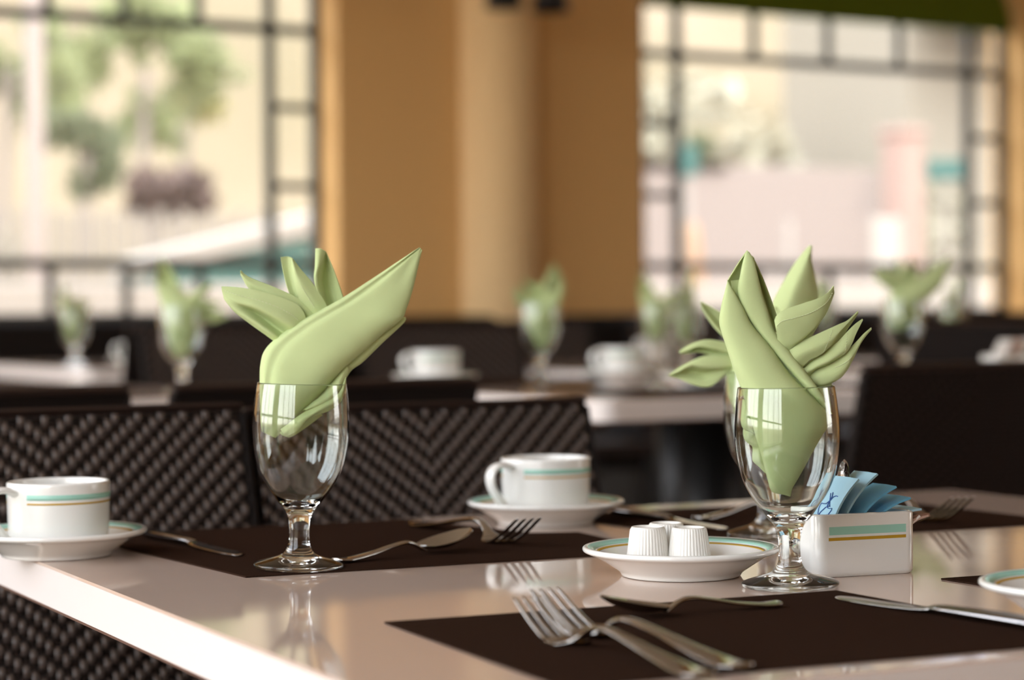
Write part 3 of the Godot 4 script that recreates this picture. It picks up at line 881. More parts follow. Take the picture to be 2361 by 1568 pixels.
func placemat(label: String, corners: Array, y := 0.75) -> Node3D:
	var c := Vector2.ZERO
	for p in corners:
		c += p / corners.size()
	var poly := []
	for p in corners:
		poly.append(p - c)
	var t := thing("placemat", label, "placemat", Vector3(c.x, y, c.y), 0, "")
	var m := MB.new()
	m.prism(poly, 0.0, 0.0014, 0.0004)
	part("mat_sheet", m, M.placemat_vinyl, t)
	return t

# ---------------------------------------------------------------- the room and what lies outside
func window_grid(n: int, x0: float, x1: float, y0: float, y1: float, z: float, xs: Array, ys: Array, big: Array, label := "") -> void:
	# a window in the back wall: frame, bars and single panes; the panes of the middle are one large light
	var w := Node3D.new()
	w.name = "window_%d" % n
	add_child(w)
	tag(w, label, "", "", "structure")
	var f := MB.new()
	var fw := 0.028
	f.box(Vector3(x1 - x0, fw, 0.05), Vector3((x0 + x1) / 2, y0 + fw / 2, z), 0.004)
	f.box(Vector3(x1 - x0, fw, 0.05), Vector3((x0 + x1) / 2, y1 - fw / 2, z), 0.004)
	f.box(Vector3(fw, y1 - y0, 0.05), Vector3(x0 + fw / 2, (y0 + y1) / 2, z), 0.004)
	f.box(Vector3(fw, y1 - y0, 0.05), Vector3(x1 - fw / 2, (y0 + y1) / 2, z), 0.004)
	part("window_frame", f, M.frame_paint, w)
	var bw := 0.036
	for x in [big[0], big[1]]:
		part("mullion", bx(Vector3(bw, y1 - y0 - 2 * fw, 0.04), Vector3(x, (y0 + y1) / 2, z), 0.004), M.frame_paint, w)
	for y in [big[2], big[3]]:
		part("rail", bx(Vector3(x1 - x0 - 2 * fw, bw, 0.04), Vector3((x0 + x1) / 2, y, z), 0.004), M.frame_paint, w)
	for x in xs:
		for yy in [[y0, big[2]], [big[3], y1]]:
			part("glazing_bar", bx(Vector3(0.03, yy[1] - yy[0] - fw, 0.034), Vector3(x, (yy[0] + yy[1]) / 2, z), 0.003), M.frame_paint, w)
	for y in ys:
		for xx in [[x0, big[0]], [big[1], x1]]:
			part("glazing_bar", bx(Vector3(xx[1] - xx[0] - fw, 0.03, 0.034), Vector3((xx[0] + xx[1]) / 2, y, z), 0.003), M.frame_paint, w)
	var cols := [x0, big[0]] + xs + [big[1], x1]
	var rowl := [y0, big[2]] + ys + [big[3], y1]
	part("pane", bx(Vector3(big[1] - big[0] - bw, big[3] - big[2] - bw, 0.005), Vector3((big[0] + big[1]) / 2, (big[2] + big[3]) / 2, z)), M.window_pane, w)
	for i in cols.size() - 1:
		for yy in [[y0, big[2]], [big[3], y1]]:
			part("pane", bx(Vector3(cols[i + 1] - cols[i] - 0.03, yy[1] - yy[0] - 0.03, 0.005), Vector3((cols[i] + cols[i + 1]) / 2, (yy[0] + yy[1]) / 2, z)), M.window_pane, w)
	for i in range(1, rowl.size() - 2):
		for xx in [[x0, big[0]], [big[1], x1]]:
			part("pane", bx(Vector3(xx[1] - xx[0] - 0.03, rowl[i + 1] - rowl[i] - 0.03, 0.005), Vector3((xx[0] + xx[1]) / 2, (rowl[i] + rowl[i + 1]) / 2, z)), M.window_pane, w)

func side_window(n: int, at: Vector3, turn: float, w: float, h: float) -> void:
	# a tall light behind the guest: frame, three bars upright, one across, panes
	var o := Node3D.new()
	o.name = "window_%d" % n
	add_child(o)
	o.position = at
	o.rotation.y = deg_to_rad(turn)
	tag(o, "", "", "", "structure")
	var f := MB.new()
	for s in [-1, 1]:
		f.box(Vector3(0.05, h, 0.06), Vector3(s * (w / 2 - 0.025), h / 2, 0), 0.004)
		f.box(Vector3(w, 0.05, 0.06), Vector3(0, h / 2 + s * (h / 2 - 0.025), 0), 0.004)
	part("window_frame", f, M.frame_paint, o)
	for k in 3:
		part("mullion", bx(Vector3(0.035, h - 0.1, 0.04), Vector3((k - 1) * w / 4, h / 2, 0), 0.003), M.frame_paint, o)
	part("rail", bx(Vector3(w - 0.1, 0.035, 0.04), Vector3(0, h * 0.24, 0), 0.003), M.frame_paint, o)
	for k in 4:
		for yy in [[0.03, h * 0.24], [h * 0.24, h - 0.03]]:
			part("pane", bx(Vector3(w / 4 - 0.036, yy[1] - yy[0] - 0.034, 0.005), Vector3((k - 1.5) * w / 4, (yy[0] + yy[1]) / 2, 0)), M.window_pane, o)

const ZI := -7.407   # the inner face of the back wall
const ZO := -7.66    # its outer face
const XL := -1.0
const XR := 10.0
const ZF := 3.6
const TOP := 3.3
const DAIS := 0.09

func room() -> void:
	struct("floor", span(Vector3(XL - 0.3, -0.2, ZO), Vector3(XR + 0.3, 0, ZF + 0.3)), M.floor_tile)
	struct("ceiling", span(Vector3(XL - 0.3, TOP, ZO), Vector3(XR + 0.3, TOP + 0.25, ZF + 0.3)), M.ceiling_paint)
	struct("trim_1", span(Vector3(XL, 0.0, ZI), Vector3(XR, DAIS, -3.2), 0.004), M.floor_tile).set_meta("label", "raised floor step under the far tables")
	# back wall with two openings, the second one arched at its upper corners
	var w := MB.new()
	var zc := (ZI + ZO) / 2
	var zt := ZI - ZO
	for r in [[XL - 0.3, 1.38, 0.0, TOP], [1.38, 3.526, 0.0, 0.955], [1.38, 3.526, 2.30, TOP], [3.526, 4.90, 0.0, TOP], [4.90, 7.013, 0.0, 0.955], [4.90, 7.013, 2.62, TOP], [7.013, XR + 0.3, 0.0, TOP]]:
		w.box(Vector3(r[1] - r[0], r[3] - r[2], zt), Vector3((r[0] + r[1]) / 2, (r[2] + r[3]) / 2, zc))
	for s in [-1, 1]:
		var x0 := 4.90 if s < 0 else 7.013
		var poly := [Vector2(x0, 2.62)]
		for k in 9:
			var a := PI / 2 * k / 8
			# the hollow of the arch turns about a centre 0.42 inside the jamb
			poly.append(Vector2(x0 - s * 0.42 + s * 0.42 * cos(a), 2.20 + 0.42 * sin(a)))
		w.prism(poly, -zt / 2, zt / 2, 0.0, Vector3(0, 0, zc), Basis(Vector3(1, 0, 0), Vector3(0, 0, 1), Vector3(0, 1, 0)))
	struct("wall_back", w, M.ochre_plaster)
	# half-round column on the back wall between the windows
	var col := MB.new()
	col.lathe([Vector2(0, 0.0), Vector2(0.165, 0.0), Vector2(0.165, TOP), Vector2(0, TOP)], 48)
	var c := struct("trim_2", col, M.lit_ochre_plaster)  # same plaster as the wall, brightened in colour for the light from the left
	c.position = Vector3(4.215, 0, ZI - 0.01)
	c.set_meta("label", "rounded ochre column on the wall between the two windows")
	window_grid(1, 1.39, 3.526, 0.955, 2.30, -7.585, [1.886, 2.174, 2.462, 2.750, 3.038], [1.461, 1.761], [1.598, 3.326, 1.164, 2.056])
	window_grid(2, 4.985, 7.013, 0.955, 2.62, -7.585, [5.592, 5.995, 6.398], [1.461, 1.761], [5.189, 6.802, 1.164, 2.056])
	# side and rear walls with their lights
	var l := MB.new()
	var lx := XL - 0.15
	var wins := [[-7.15, -4.4], [-4.1, -1.9], [-1.5, 0.7]]
	l.box(Vector3(0.3, 0.4, ZF + 0.3 - ZO), Vector3(lx, 0.2, (ZF + 0.3 + ZO) / 2))
	l.box(Vector3(0.3, TOP - 3.0, ZF + 0.3 - ZO), Vector3(lx, (TOP + 3.0) / 2, (ZF + 0.3 + ZO) / 2))
	var edges := [ZO]
	for z in wins:
		edges.append_array(z)
	edges.append(ZF + 0.3)
	for i in range(0, edges.size(), 2):
		l.box(Vector3(0.3, 2.6, edges[i + 1] - edges[i]), Vector3(lx, 1.7, (edges[i] + edges[i + 1]) / 2))
	struct("wall_left", l, M.ochre_plaster)
	for i in 3:
		side_window(3 + i, Vector3(lx, 0.4, (wins[i][0] + wins[i][1]) / 2), 90, wins[i][1] - wins[i][0], 2.6)
	struct("wall_front", span(Vector3(XL - 0.3, 0, ZF), Vector3(XR + 0.3, TOP, ZF + 0.3)), M.ochre_plaster)
	var rw := MB.new()
	var rx := XR + 0.15
	rw.box(Vector3(0.3, 0.4, ZF + 0.3 - ZO), Vector3(rx, 0.2, (ZF + 0.3 + ZO) / 2))
	rw.box(Vector3(0.3, TOP - 3.0, ZF + 0.3 - ZO), Vector3(rx, (TOP + 3.0) / 2, (ZF + 0.3 + ZO) / 2))
	for r in [[ZO, 0.3], [3.3, ZF + 0.3]]:
		rw.box(Vector3(0.3, 2.6, r[1] - r[0]), Vector3(rx, 1.7, (r[0] + r[1]) / 2))
	struct("wall_right", rw, M.ochre_plaster)
	side_window(6, Vector3(rx, 0.4, 1.8), 90, 3.0, 2.6)

func crown(n: int, r: Vector3, size: float, seed_: int) -> MB:
	var rng := RandomNumberGenerator.new()
	rng.seed = seed_
	var m := MB.new()
	var lobes := []
	for i in 7:
		lobes.append([Vector3(rng.randf_range(-1, 1), rng.randf_range(-0.9, 0.9), rng.randf_range(-0.7, 0.7)) * r * 0.85, rng.randf_range(0.3, 0.6)])
	for i in n:
		var d := Vector3(rng.randfn(), rng.randfn(), rng.randfn()).normalized()
		var k := pow(rng.randf(), 0.4)
		var lb: Array = lobes[i % 7]
		var p: Vector3 = lb[0] + d * r * k * lb[1]
		var b := Basis(Vector3(rng.randfn(), rng.randfn(), rng.randfn()).normalized(), rng.randf() * TAU)
		var a := size * rng.randf_range(0.7, 1.3)
		var i0 := m.v.size()
		for q in [[0, -1, 0], [0.45, 0, 0.1], [0, 1, 0], [-0.45, 0, 0.1]]:
			m.vert(p + b * Vector3(q[0], q[1], q[2]) * a)
		m.tri(i0, i0 + 1, i0 + 2, 0)
		m.tri(i0, i0 + 2, i0 + 3, 0)
	m.mark = m.t.size()
	return m

func tree(label: String, at: Vector3, h: float, r: Vector3, leafm: Material, n: int, size: float, seed_: int) -> void:
	var t := thing("tree", label, "tree", at, 0, "")
	part("trunk", _bar(Vector3.ZERO, Vector3(0.12, h, 0), 0.045), M.bark, t)
	var c := part("crown", crown(n, r, size, seed_), leafm, t)
	c.position = Vector3(0.1, h, 0)

func shrub(label: String, at: Vector3, r: Vector3, leafm: Material, n: int, size: float, seed_: int) -> void:
	var t := thing("shrub", label, "shrub", at, 0, "")
	part("stem", _bar(Vector3.ZERO, Vector3(0, r.y, 0), 0.04), M.bark, t)
	var c := part("foliage", crown(n, r, size, seed_), leafm, t)
	c.position = Vector3(0, r.y, 0)

func outside() -> void:
	struct("terrace_ground", span(Vector3(-30, -0.5, -60), Vector3(70, -0.08, ZO)), M.terrace_stone)
	struct("terrace_bank", span(Vector3(-10, -0.1, -40), Vector3(60, 0.85, -11.0), 0.05), M.terrace_stone)
	# dry hillside rising behind everything
	var hm := MB.new()
	var no := FastNoiseLite.new()
	no.seed = 4
	no.frequency = 0.06
	var nx := 50
	var nz := 24
	for s in 2:
		for i in nx + 1:
			for j in nz + 1:
				var x := -20.0 + 90.0 * i / nx
				var z := -20.0 - 38.0 * j / nz
				var y := 0.6 + (-20.0 - z) * 0.66 + no.get_noise_2d(x, z) * 1.4
				hm.vert(Vector3(x, y if s == 0 else -0.5, z))
	var st := (nx + 1) * (nz + 1)
	for i in nx:
		for j in nz:
			var a := i * (nz + 1) + j
			hm.quad(a, a + nz + 1, a + nz + 2, a + 1)
			hm.quad(st + a, st + a + 1, st + a + nz + 2, st + a + nz + 1)
	hm.shell()
	struct("hillside", hm, M.dry_hill)
	# left window
	var p := part("lamp_post", _bar(Vector3(0, 0, 0), Vector3(0, 4.2, 0), 0.062), M.pale_post)
	p.position = Vector3(4.04, 0.85, -12.7)
	tag(p, "tall pale post standing outside the left window", "post")
	tree("loose green tree beyond the left window, right of the pale post", Vector3(6.48, 0.8, -17.65), 2.30, Vector3(0.66, 0.62, 0.4), M.leaf_bright, 300, 0.15, 21)
	tree("dark green bushy tree beyond the left window, low behind the fence", Vector3(5.2, 0.8, -15.46), 1.37, Vector3(0.32, 0.32, 0.24), M.leaf_green, 330, 0.09, 22)
	tree("bright green tree left of the pale post at the photo's edge", Vector3(5.05, 0.8, -16.9), 2.15, Vector3(0.42, 0.5, 0.5), M.leaf_bright, 320, 0.13, 23)
	tree("yellowish tree beyond the left window, behind the green one", Vector3(7.35, 0.8, -18.9), 2.2, Vector3(0.30, 0.20, 0.3), M.leaf_yellow, 90, 0.15, 24)
	tree("brown dry bushy tree behind the white fence", Vector3(5.36, 0.8, -14.35), 1.05, Vector3(0.36, 0.19, 0.2), M.leaf_brown, 320, 0.08, 25)
	shrub("pale green shrub behind the fence at the photo's left edge", Vector3(4.5, 0.8, -15.4), Vector3(0.5, 0.42, 0.4), M.leaf_sage, 160, 0.1, 26)
	var fe := thing("picket_fence", "long weathered white picket fence outside the left window", "fence", Vector3(3.9, 0.85, -13.9), 0)
	part("rail", bx(Vector3(3.6, 0.05, 0.03), Vector3(1.7, 0.35, -0.03)), M.fence_wood, fe)
	var pick := bx(Vector3(0.055, 0.82, 0.02), Vector3(0, 0.41, 0), 0.004).mesh()
	for k in 42:
		part("picket", pick, M.fence_wood, fe).position = Vector3(k * 0.082, 0.03 * sin(k * 2.7), 0)
	var ra := MB.new()
	ra.prism([Vector2(0, 0), Vector2(1.6, 0), Vector2(1.6, 0.72), Vector2(0, 0.36)], -0.1, 0.1, 0.01, Vector3.ZERO, Basis(Vector3(1, 0, 0), Vector3(0, 0, 1), Vector3(0, 1, 0)))
	var ramp := thing("ramp_wall", "sloping low wall with a white coping outside the left window", "wall", Vector3(4.5, 0.84, -12.5), 0)
	part("wall_body", ra, M.teal_paint, ramp)
	var cp := MB.new()
	cp.prism([Vector2(-0.02, 0.36), Vector2(1.62, 0.725), Vector2(1.62, 0.86), Vector2(-0.02, 0.47)], -0.14, 0.14, 0.01, Vector3.ZERO, Basis(Vector3(1, 0, 0), Vector3(0, 0, 1), Vector3(0, 1, 0)))
	part("coping", cp, M.white_paint, ramp)
	# right window
	var lw := thing("garden_wall", "low pink wall across the slope beyond the right window", "wall", Vector3(12.2, 0.8, -18.0), 0)
	part("wall_body", span(Vector3(-2.2, 0, -0.15), Vector3(2.6, 1.66, 0.15), 0.01), M.pink_stucco, lw)
	part("coping", span(Vector3(-2.25, 1.6, -0.2), Vector3(0.6, 1.68, 0.2), 0.01), M.dark_wood, lw)
	var pl := thing("stucco_pillar", "salmon pink pillar beyond the right window", "pillar", Vector3(12.48, 0.8, -14.75), 0)
	part("shaft", span(Vector3(-0.13, 0, -0.13), Vector3(0.13, 1.7, 0.13), 0.015), M.salmon_stucco, pl)
	part("cap", span(Vector3(-0.16, 1.7, -0.16), Vector3(0.16, 1.77, 0.16), 0.015), M.salmon_stucco, pl)
	for q in [[Vector3(12.133, 0.85, -13.8), "teal sign board right of the salmon pillar", 0.32, 0.17, 1.2], [Vector3(9.68, 0.85, -14.0), "teal sign board at the right window's left bar", 0.16, 0.24, 1.22]]:
		var sg := thing("sign_board", q[1], "sign", q[0], -30)
		part("post", _bar(Vector3.ZERO, Vector3(0, q[4] + 0.05, 0), 0.02), M.white_paint, sg)
		part("board", bx(Vector3(q[2], q[3], 0.02), Vector3(0, q[4] + 0.09, 0.02), 0.004), M.teal_paint, sg)
	var names := ["white garden chair beyond the right window, under the pillar's left", "white garden chair beyond the right window, left of the other white one"]
	for k in 2:
		var g := thing("garden_chair", names[k], "chair", [Vector3(10.9, 0.85, -13.35), Vector3(10.22, 0.85, -13.75)][k], 200 + 30 * k, "")
		part("seat", bx(Vector3(0.42, 0.03, 0.42), Vector3(0, 0.42, 0), 0.01), M.white_paint, g)
		part("backrest", bx(Vector3(0.42, 0.4, 0.03), Vector3(0, 0.64, -0.2), 0.01), M.white_paint, g)
		for x in [-1, 1]:
			for z in [-1, 1]:
				part("leg", _bar(Vector3(x * 0.19, 0, z * 0.19), Vector3(x * 0.17, 0.42, z * 0.18), 0.016), M.white_paint, g)
	var cone := MB.new()
	cone.lathe(mm([[0, 0], [160, 0], [150, 30], [85, 700], [60, 860], [0, 870]]), 24)
	tag(part("planter_urn", cone, M.orange_paint), "orange cone-shaped planter beyond the right window's lower left", "planter").position = Vector3(10.25, 0.85, -14.8)
	var par := struct("trim_3", span(Vector3(1.0, 0.8, -12.1), Vector3(20.0, 1.16, -11.95), 0.01), M.white_paint)
	par.set_meta("label", "low pale parapet along the terrace outside both windows")
	shrub("small olive bush above the pink wall", Vector3(12.6, 2.49, -18.0), Vector3(0.13, 0.15, 0.10), M.leaf_green, 110, 0.07, 31)
	tree("pale sage tree on the slope beyond the right window", Vector3(13.5, 0.8, -19.4), 2.1, Vector3(1.3, 0.6, 0.5), M.leaf_sage, 240, 0.16, 32)
	shrub("olive bush right of the salmon pillar", Vector3(15.3, 0.8, -17.6), Vector3(0.3, 1.1, 0.25), M.leaf_sage, 160, 0.1, 33)
	var hs := thing("hill_house", "cream house with a blue sky stand-in high beyond the right window", "house", Vector3(16.9, 0.7, -19.0), 0)
	part("walls", span(Vector3(-1.6, 0, -1.2), Vector3(2.0, 3.7, 1.0), 0.02), M.cream_stucco, hs)
	var aw := MB.new()
	aw.prism([Vector2(-1.2, 3.15), Vector2(-1.2, 3.25), Vector2(0.1, 3.75), Vector2(0.1, 3.65)], -1.7, 2.1, 0.0, Vector3(0.2, 0, 0.9), Basis(Vector3(0, 0, -1), Vector3(1, 0, 0), Vector3(0, 1, 0)))
	part("sky_panel", aw, M.sky_stand_in, hs)  # made-up panel, put here in place of a bit of bright sky

func fittings() -> void:
	# dark bench along the back wall
	var b := thing("banquette", "long dark banquette bench along the wall under the windows", "bench", Vector3(4.5, DAIS, -7.1), 0)
	part("back", span(Vector3(-3.9, 0.3, -0.30), Vector3(3.4, 0.875, -0.17), 0.02), M.dark_wood, b)
	part("seat", span(Vector3(-3.9, 0.3, -0.17), Vector3(3.4, 0.46, 0.36), 0.03), M.dark_wood, b)
	part("plinth", span(Vector3(-3.85, 0, -0.28), Vector3(3.35, 0.3, 0.30), 0.0), M.black_metal, b)
	var v := thing("valance", "green cloth valance across the top of the right window", "valance", Vector3(6.0, 2.25, -7.52), 0)
	part("cloth", span(Vector3(-1.09, 0.0, -0.015), Vector3(1.0, 0.36, 0.015), 0.004), M.valance_cloth, v)
	part("hem_bar", span(Vector3(-1.09, -0.006, -0.018), Vector3(1.0, 0.014, 0.018), 0.004), M.valance_cloth, v)
	var s := thing("ceiling_lamp", "dark twin-shade lamp hanging in front of the ochre column, cut by the photo's top", "lamp", Vector3(4.06, 2.09, -6.9), 0)
	part("rod", _bar(Vector3(0, 0.2, 0), Vector3(0, TOP - 2.09, 0), 0.01), M.black_metal, s)
	part("crossbar", _bar(Vector3(-0.13, 0.2, 0), Vector3(0.13, 0.2, 0), 0.012), M.black_metal, s)
	for x in [-0.1, 0.1]:
		var sh := MB.new()
		sh.lathe(mm([[18, 190], [26, 190], [72, 0], [66, 0]]), 32, true)
		part("shade", sh, M.black_metal, s).position = Vector3(x, 0.0, 0.0)

# ---------------------------------------------------------------- the scene
func _ready() -> void:
	# camera: a 50 mm lens on a small sensor, opened wide, focused on the two near glasses
	var cam := Camera3D.new()
	cam.name = "camera"
	var at := CameraAttributesPhysical.new()
	at.frustum_focal_length = 76.53
	at.frustum_near = 0.05
	at.frustum_far = 400.0
	at.frustum_focus_distance = 1.76
	at.exposure_aperture = 3.75
	cam.attributes = at
	cam.fov = rad_to_deg(2.0 * atan(784.0 / 5000.0))
	cam.position = Vector3(0, 0.967, 0)
	cam.rotation_degrees = Vector3(-0.676, -30.0, -0.45)
	add_child(cam)
	cam.current = true
	var we := WorldEnvironment.new()
	we.name = "environment"
	var e := Environment.new()
	e.background_mode = Environment.BG_SKY
	var sky := Sky.new()
	var sm := ProceduralSkyMaterial.new()
	sm.sky_top_color = Color(0.92, 0.95, 1.0)
	sm.sky_horizon_color = Color(1.0, 0.975, 0.935)
	sm.sky_curve = 0.2
	sm.ground_horizon_color = Color(0.62, 0.58, 0.52)
	sm.ground_bottom_color = Color(0.5, 0.46, 0.40)
	sm.sky_energy_multiplier = 1.0
	sky.sky_material = sm
	e.sky = sky
	e.background_energy_multiplier = 4.2
	e.tonemap_mode = Environment.TONE_MAPPER_LINEAR
	e.tonemap_exposure = 2.1
	e.sdfgi_enabled = true
	e.ssao_enabled = true
	e.ssil_enabled = true
	we.environment = e
	add_child(we)
	var sun := DirectionalLight3D.new()
	sun.name = "sun"
	sun.light_color = Color(1.0, 0.95, 0.86)
	sun.light_energy = 0.5
	sun.light_angular_distance = 1.5
	sun.shadow_enabled = true
	add_child(sun)
	sun.look_at_from_position(Vector3(6, 12, 6), Vector3.ZERO)

	materials()
	room()
	outside()
	fittings()

	# the near table
	dining_table("near dining table with a glossy pinkish top and edge painted as lit", Vector3(1.162, 0, -1.530), -3.5, 1.171, 1.05, 0.75, 0.038, 0.012)
	placemat("dark brown woven placemat by the left goblet, under a spoon and fork", [Vector2(0.706, -1.668), Vector2(1.10, -1.632), Vector2(1.128, -1.825), Vector2(1.085, -1.845), Vector2(1.05, -2.045), Vector2(0.722, -2.070), Vector2(0.698, -1.945)])
	placemat("dark brown woven placemat nearest the guest, under two forks", [Vector2(0.683, -1.366), Vector2(1.055, -1.328), Vector2(1.044, -1.031), Vector2(0.651, -1.071)])
	placemat("dark brown woven placemat behind the sugar holder", [Vector2(1.195, -1.665), Vector2(1.60, -1.625), Vector2(1.61, -1.955), Vector2(1.20, -1.995)])
	placemat("dark brown woven placemat under the saucer at the photo's right edge", [Vector2(1.173, -1.342), Vector2(1.55, -1.305), Vector2(1.535, -1.02), Vector2(1.165, -1.055)])
	var gl := goblet("clear stemmed goblet with the napkin slanting up to the right", Vector3(0.768, 0.7514, -1.699), VIEW, -1.6)
	var gr := goblet("clear stemmed goblet in front of the sugar holder", Vector3(1.045, 0.7502, -1.373), VIEW, 0.9)
	var gb := goblet("clear stemmed goblet half hidden behind the one by the sugar holder", Vector3(1.254, 0.7516, -1.684), VIEW, 0.0)
	var na := napkin_a("light green napkin folded with one long point slanting up right", Vector3(0.768, 0.7514, -1.699), VIEW)
	var nb := napkin_b("light green napkin with a tall left point and fanned right points", Vector3(1.045, 0.7502, -1.373), VIEW)
	var nc := napkin_c("light green napkin behind, with two leaf points to the left", Vector3(1.254, 0.7516, -1.684), VIEW)
	for n in [na, nb, nc]:
		n.rotation.z = deg_to_rad(-0.45)
	saucer("white saucer under the cup at the photo's left edge", Vector3(0.628, 0.7502, -1.922))
	saucer("white saucer under the cup beside the fork's tines", Vector3(1.155, 0.7502, -1.933))
	saucer("white mint-rimmed saucer holding three creamer tubs", Vector3(1.016, 0.7502, -1.483))
	saucer("white mint-rimmed saucer cut by the photo's right edge", Vector3(1.122, 0.7516, -1.12))
	cup("white mint-striped cup at the photo's left edge", Vector3(0.630, 0.7564, -1.922), -167)
	cup("white mint-striped cup in the middle, behind the fork", Vector3(1.155, 0.7564, -1.933), -171)
	creamer("white creamer tub with a lipped base, left of the three", Vector3(1.002, 0.7566, -1.511), 10, true)
	creamer("white creamer tub partly hidden behind the other two", Vector3(1.036, 0.7566, -1.534), 40, false)
	creamer("white creamer tub at the front right of the three", Vector3(1.030, 0.7566, -1.491), 75, false)
	fork("steel fork on the nearest placemat, left of the pair", Vector3(0.738, 0.7515, -1.1995), 88.3).scale = Vector3.ONE * 1.05
	fork("steel fork on the nearest placemat, right of the pair", Vector3(0.7675, 0.7515, -1.219), 90.8).scale = Vector3.ONE * 1.1
	fork("steel fork on the placemat in front of the middle cup", Vector3(1.0135, 0.7515, -1.7925), -92.8).scale = Vector3.ONE * 1.2
	fork("steel fork behind the sugar holder", Vector3(1.485, 0.7515, -1.725), -100.0).scale = Vector3.ONE * 1.25
	spoon("steel spoon beside the left goblet's foot", Vector3(0.912, 0.7515, -1.735), 14.0).scale = Vector3.ONE * 0.9
	spoon("steel spoon on the nearest placemat, in front of the right goblet", Vector3(0.862, 0.7515, -1.285), 174.8).scale = Vector3.ONE * 0.83
	spoon("steel spoon behind the sugar packets", Vector3(1.40, 0.7515, -1.87), 12.0)
	knife("steel table knife on the nearest placemat", Vector3(1.028, 0.7515, -1.190), 93.0)
	knife("steel table knife beside the left saucer", Vector3(0.7566, 0.7515, -1.908), -87.5)
	knife("steel table knife behind the creamer saucer", Vector3(1.259, 0.7515, -1.853), -90.7)
	var cb := Vector3(1.145, 0.7502, -1.420)
	caddy("white mint-striped china sugar holder full of packets", cb, -9.0)
	var cbas := Basis(Vector3.UP, deg_to_rad(-9.0))
	var bl := ["pale blue sugar packet with a drawing, leftmost in the holder", "pale blue sugar packet, second from the left", "deep blue sugar packet, third from the left", "deep blue sugar packet, fourth from the left", "blue sugar packet next to the brown ones"]
	for k in 5:
		var p := packet("sugar_packet", bl[k], [M.blue_paper, M.blue_paper, M.blue_paper_deep, M.blue_paper_deep, M.blue_paper][k], cb + cbas * Vector3(-0.0385 + 0.0085 * k, 0.007, [0.001, -0.001, 0.0, 0.001, -0.001][k]), 4.0 + 3.0 * k, Vector2(0.038, [0.080, 0.088, 0.084, 0.080, 0.076][k]), [22, 24, 30, 34, 38][k], k == 0)
		p.rotation.y = deg_to_rad(-9.0)
	var ts := spoon("small steel spoon standing up among the packets in the sugar holder", cb + cbas * Vector3(0.004, 0.062, -0.017), 0)
	ts.rotation = Vector3(0, deg_to_rad(-9), deg_to_rad(72))
	ts.scale = Vector3.ONE * 0.5
	var br := ["dark brown sugar packet beside the blue ones", "brown sugar packet, second of the brown ones", "pinkish sugar packet in the middle of the brown ones", "pinkish crumpled sugar packet near the holder's right", "pinkish low sugar packet near the holder's right end", "white sugar packet at the holder's right end"]
	for k in 6:
		var p := packet("sugar_packet", br[k], [M.brown_paper, M.brown_paper, M.pink_paper, M.pink_paper, M.pink_paper, M.white_paper][k], cb + cbas * Vector3(0.0025 + 0.0043 * k, 0.007, 0.0005 * (k % 3 - 1)), 17.0 + 1.0 * k, Vector2(0.037, [0.074, 0.070, 0.065, 0.060, 0.055, 0.050][k]), [40, 38, 34, 30, 24, 16][k])
		p.rotation.y = deg_to_rad(-9.0)

	# chairs at the near table's far side
	woven_chair("dark woven chair behind the left cup", Vector3(0.720, 0, -1.962), 0, 0.45, "").scale = Vector3.ONE * 1.018
	woven_chair("dark woven chair behind the middle cup and left goblet", Vector3(1.187, 0, -1.985), 0, 0.45, "").scale = Vector3.ONE * 1.01
	far_chair("dark woven chair with its back to us at the photo's right", Vector3(2.365, 0, -2.92), 180, "", true).scale = Vector3.ONE * 1.035
	far_chair("black woven chair seen above the middle woven chair", Vector3(1.235, 0, -2.92), 180).scale = Vector3.ONE * 1.03
	far_chair("black woven chair seen above the left woven chair", Vector3(0.735, 0, -2.93), 180).scale = Vector3.ONE * 1.03

	# tables further back on the raised floor
	dining_table("dining table behind the middle chair, with cups and a goblet", Vector3(2.42, 0, -3.43), 0, 1.16, 1.06, 0.83, 0.038, 0.03, DAIS)
	dining_table("dining table at the left under the window", Vector3(2.5, 0, -6.1), 0, 1.2, 1.0, 0.83, 0.04, 0.05, DAIS)
	dining_table("dining table corner above the left chair, under a goblet", Vector3(0.95, 0, -3.98), 0, 1.16, 1.0, 0.83, 0.038, 0.02, DAIS)
	dining_table("dining table far back, right of the column", Vector3(3.25, 0, -4.75), 0, 1.0, 1.06, 0.83, 0.038, 0.02, DAIS)
	dining_table("dining table far back at the right", Vector3(4.5, 0, -4.85), 0, 1.1, 1.1, 0.83, 0.038, 0.02, DAIS)
	placemat("dark placemat on the middle far table, under its left cup", [Vector2(1.97, -3.58), Vector2(2.34, -3.58), Vector2(2.34, -3.92), Vector2(1.97, -3.92)], 0.83)
	placemat("dark placemat on the middle far table, at its near left", [Vector2(1.93, -3.26), Vector2(2.31, -3.26), Vector2(2.31, -2.95), Vector2(1.93, -2.95)], 0.83)
	placemat("dark placemat on the middle far table, at its far right", [Vector2(2.46, -3.56), Vector2(2.84, -3.56), Vector2(2.84, -3.90), Vector2(2.46, -3.90)], 0.83)
	placemat("dark placemat on the middle far table, at its near right", [Vector2(2.44, -3.25), Vector2(2.84, -3.25), Vector2(2.84, -2.95), Vector2(2.44, -2.95)], 0.83)
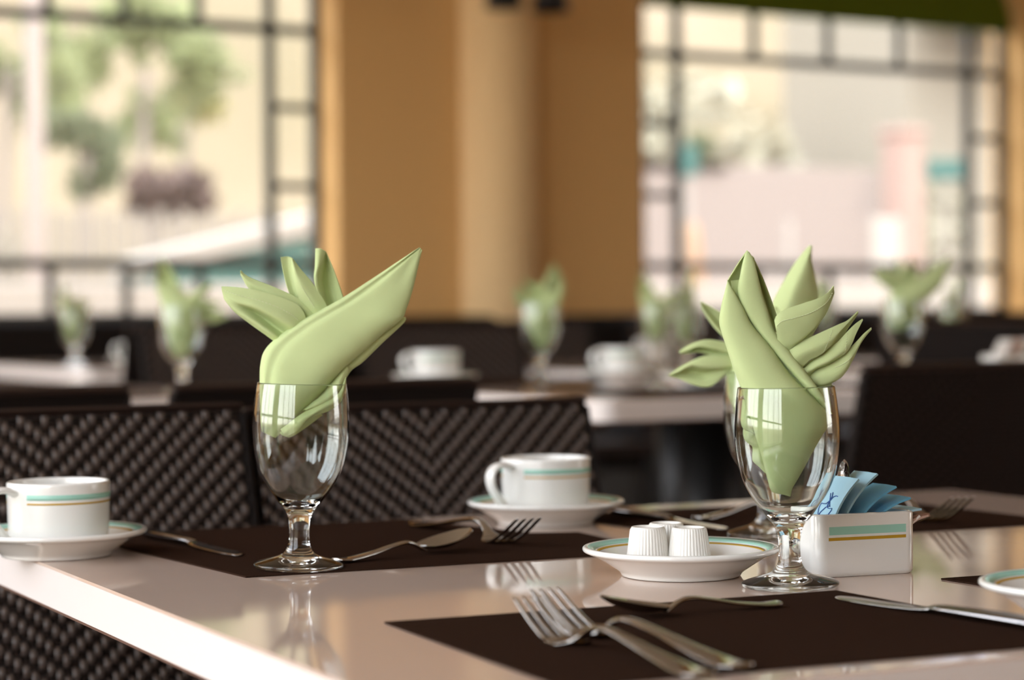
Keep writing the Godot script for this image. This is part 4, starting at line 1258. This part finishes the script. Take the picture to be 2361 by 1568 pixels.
	var far := [
		[Vector3(1.435, 0.83, -3.673), 150, nc, "goblet on the table corner above the left chair", "green napkin with a tall left leaf above the left chair"],
		[Vector3(2.02, 0.83, -6.0), 10, nb, "goblet on the far left table under the window", "small green napkin on the far left table"],
		[Vector3(2.197, 0.8316, -3.696), 150, nb, "goblet in the middle, before the ochre column", "green napkin in front of the ochre column"],
		[Vector3(3.121, 0.83, -4.664), 150, nc, "goblet before the right window's left edge", "green napkin before the right window's left edge"],
		[Vector3(3.0, 0.83, -4.35), 30, nc, "goblet just left of the two leaf points", "broad green napkin just left of the nearer tall napkin"],
		[Vector3(4.08, 0.83, -5.2), 80, na, "goblet hidden behind the right napkins", "dark green napkin peeping behind the right napkins"],
		[Vector3(2.756, 0.8316, -3.259), -30, na, "goblet above the dark chair at the right", "green napkin above the dark chair at the right"],
		[Vector3(4.19, 0.83, -4.742), 200, nb, "goblet far back at the right, low", "small green napkin far back at the right"]]
	for f in far:
		goblet("clear " + f[3], f[0], f[1])
		copy(f[2], f[4], f[0], f[1]).scale = Vector3.ONE * 0.88
	var farcups := [
		[Vector3(1.924, 0.8316, -3.622), "pale cup on the middle table, left of its goblet"], [Vector3(2.328, 0.8316, -3.60), "pale cup on the middle table, right of its goblet"],
		[Vector3(2.95, 0.83, -5.95), "pale cup at the far left table's right end"], [Vector3(3.62, 0.83, -4.95), "pale cup far back below the right window's left edge"],
		[Vector3(2.10, 0.83, -5.70), "pale cup on the far left table, left of the tall napkin"], [Vector3(3.45, 0.83, -5.15), "small pale cup far back, left of the right window"]]
	for f in farcups:
		saucer("white saucer under the " + f[1], f[0])
		cup(f[1], f[0] + Vector3(0, 0.0062, 0), -175)
	saucer("white saucer with creamer tubs on the middle table's right", Vector3(2.297, 0.8316, -3.28))
	for k in 3:
		creamer("white creamer tub on the middle far table, %s" % ["left", "right", "rear"][k], Vector3(2.297, 0.838, -3.28) + [Vector3(-0.025, 0, 0.01), Vector3(0.02, 0, 0.015), Vector3(0.0, 0, -0.028)][k], 20 * k, false)
	caddy("white sugar holder at the photo's right edge, far back", Vector3(2.93, 0.8302, -3.16), 0)
	for k in 3:
		packet("sugar_packet", ["pale sugar packet, left in the far holder", "pinkish sugar packet, middle in the far holder", "pale sugar packet, right in the far holder"][k], [M.white_paper, M.pink_paper, M.white_paper][k], Vector3(2.90 + 0.025 * k, 0.837, -3.16), 4, Vector2(0.038, 0.08), 20)
	var seats := [
		[Vector3(1.95, 0, -4.35), 8, "dark chair behind the middle table, left"], [Vector3(2.46, 0, -4.36), -4, "dark chair behind the middle table, right"],
		[Vector3(1.05, 0, -5.0), 0, "dark chair behind the far table above the left chair"], [Vector3(1.98, 0, -5.05), 174, "dark chair left of the middle, before the far left table"],
		[Vector3(2.50, 0, -5.12), 183, "dark chair before the far left table's right end"], [Vector3(3.35, 0, -6.3), 0, "dark chair below the ochre column"],
		[Vector3(3.9, 0, -6.3), 0, "dark chair below the ochre wall"], [Vector3(4.5, 0, -6.3), 0, "dark chair below the right window"],
		[Vector3(5.1, 0, -6.3), 10, "dark chair far back below the right window's middle"],
		[Vector3(3.42, 0, -3.6), 100, "dark chair at the right end of the middle table"]]
	for s in seats:
		far_chair(s[2], s[0] + Vector3(0, DAIS, 0), s[1])
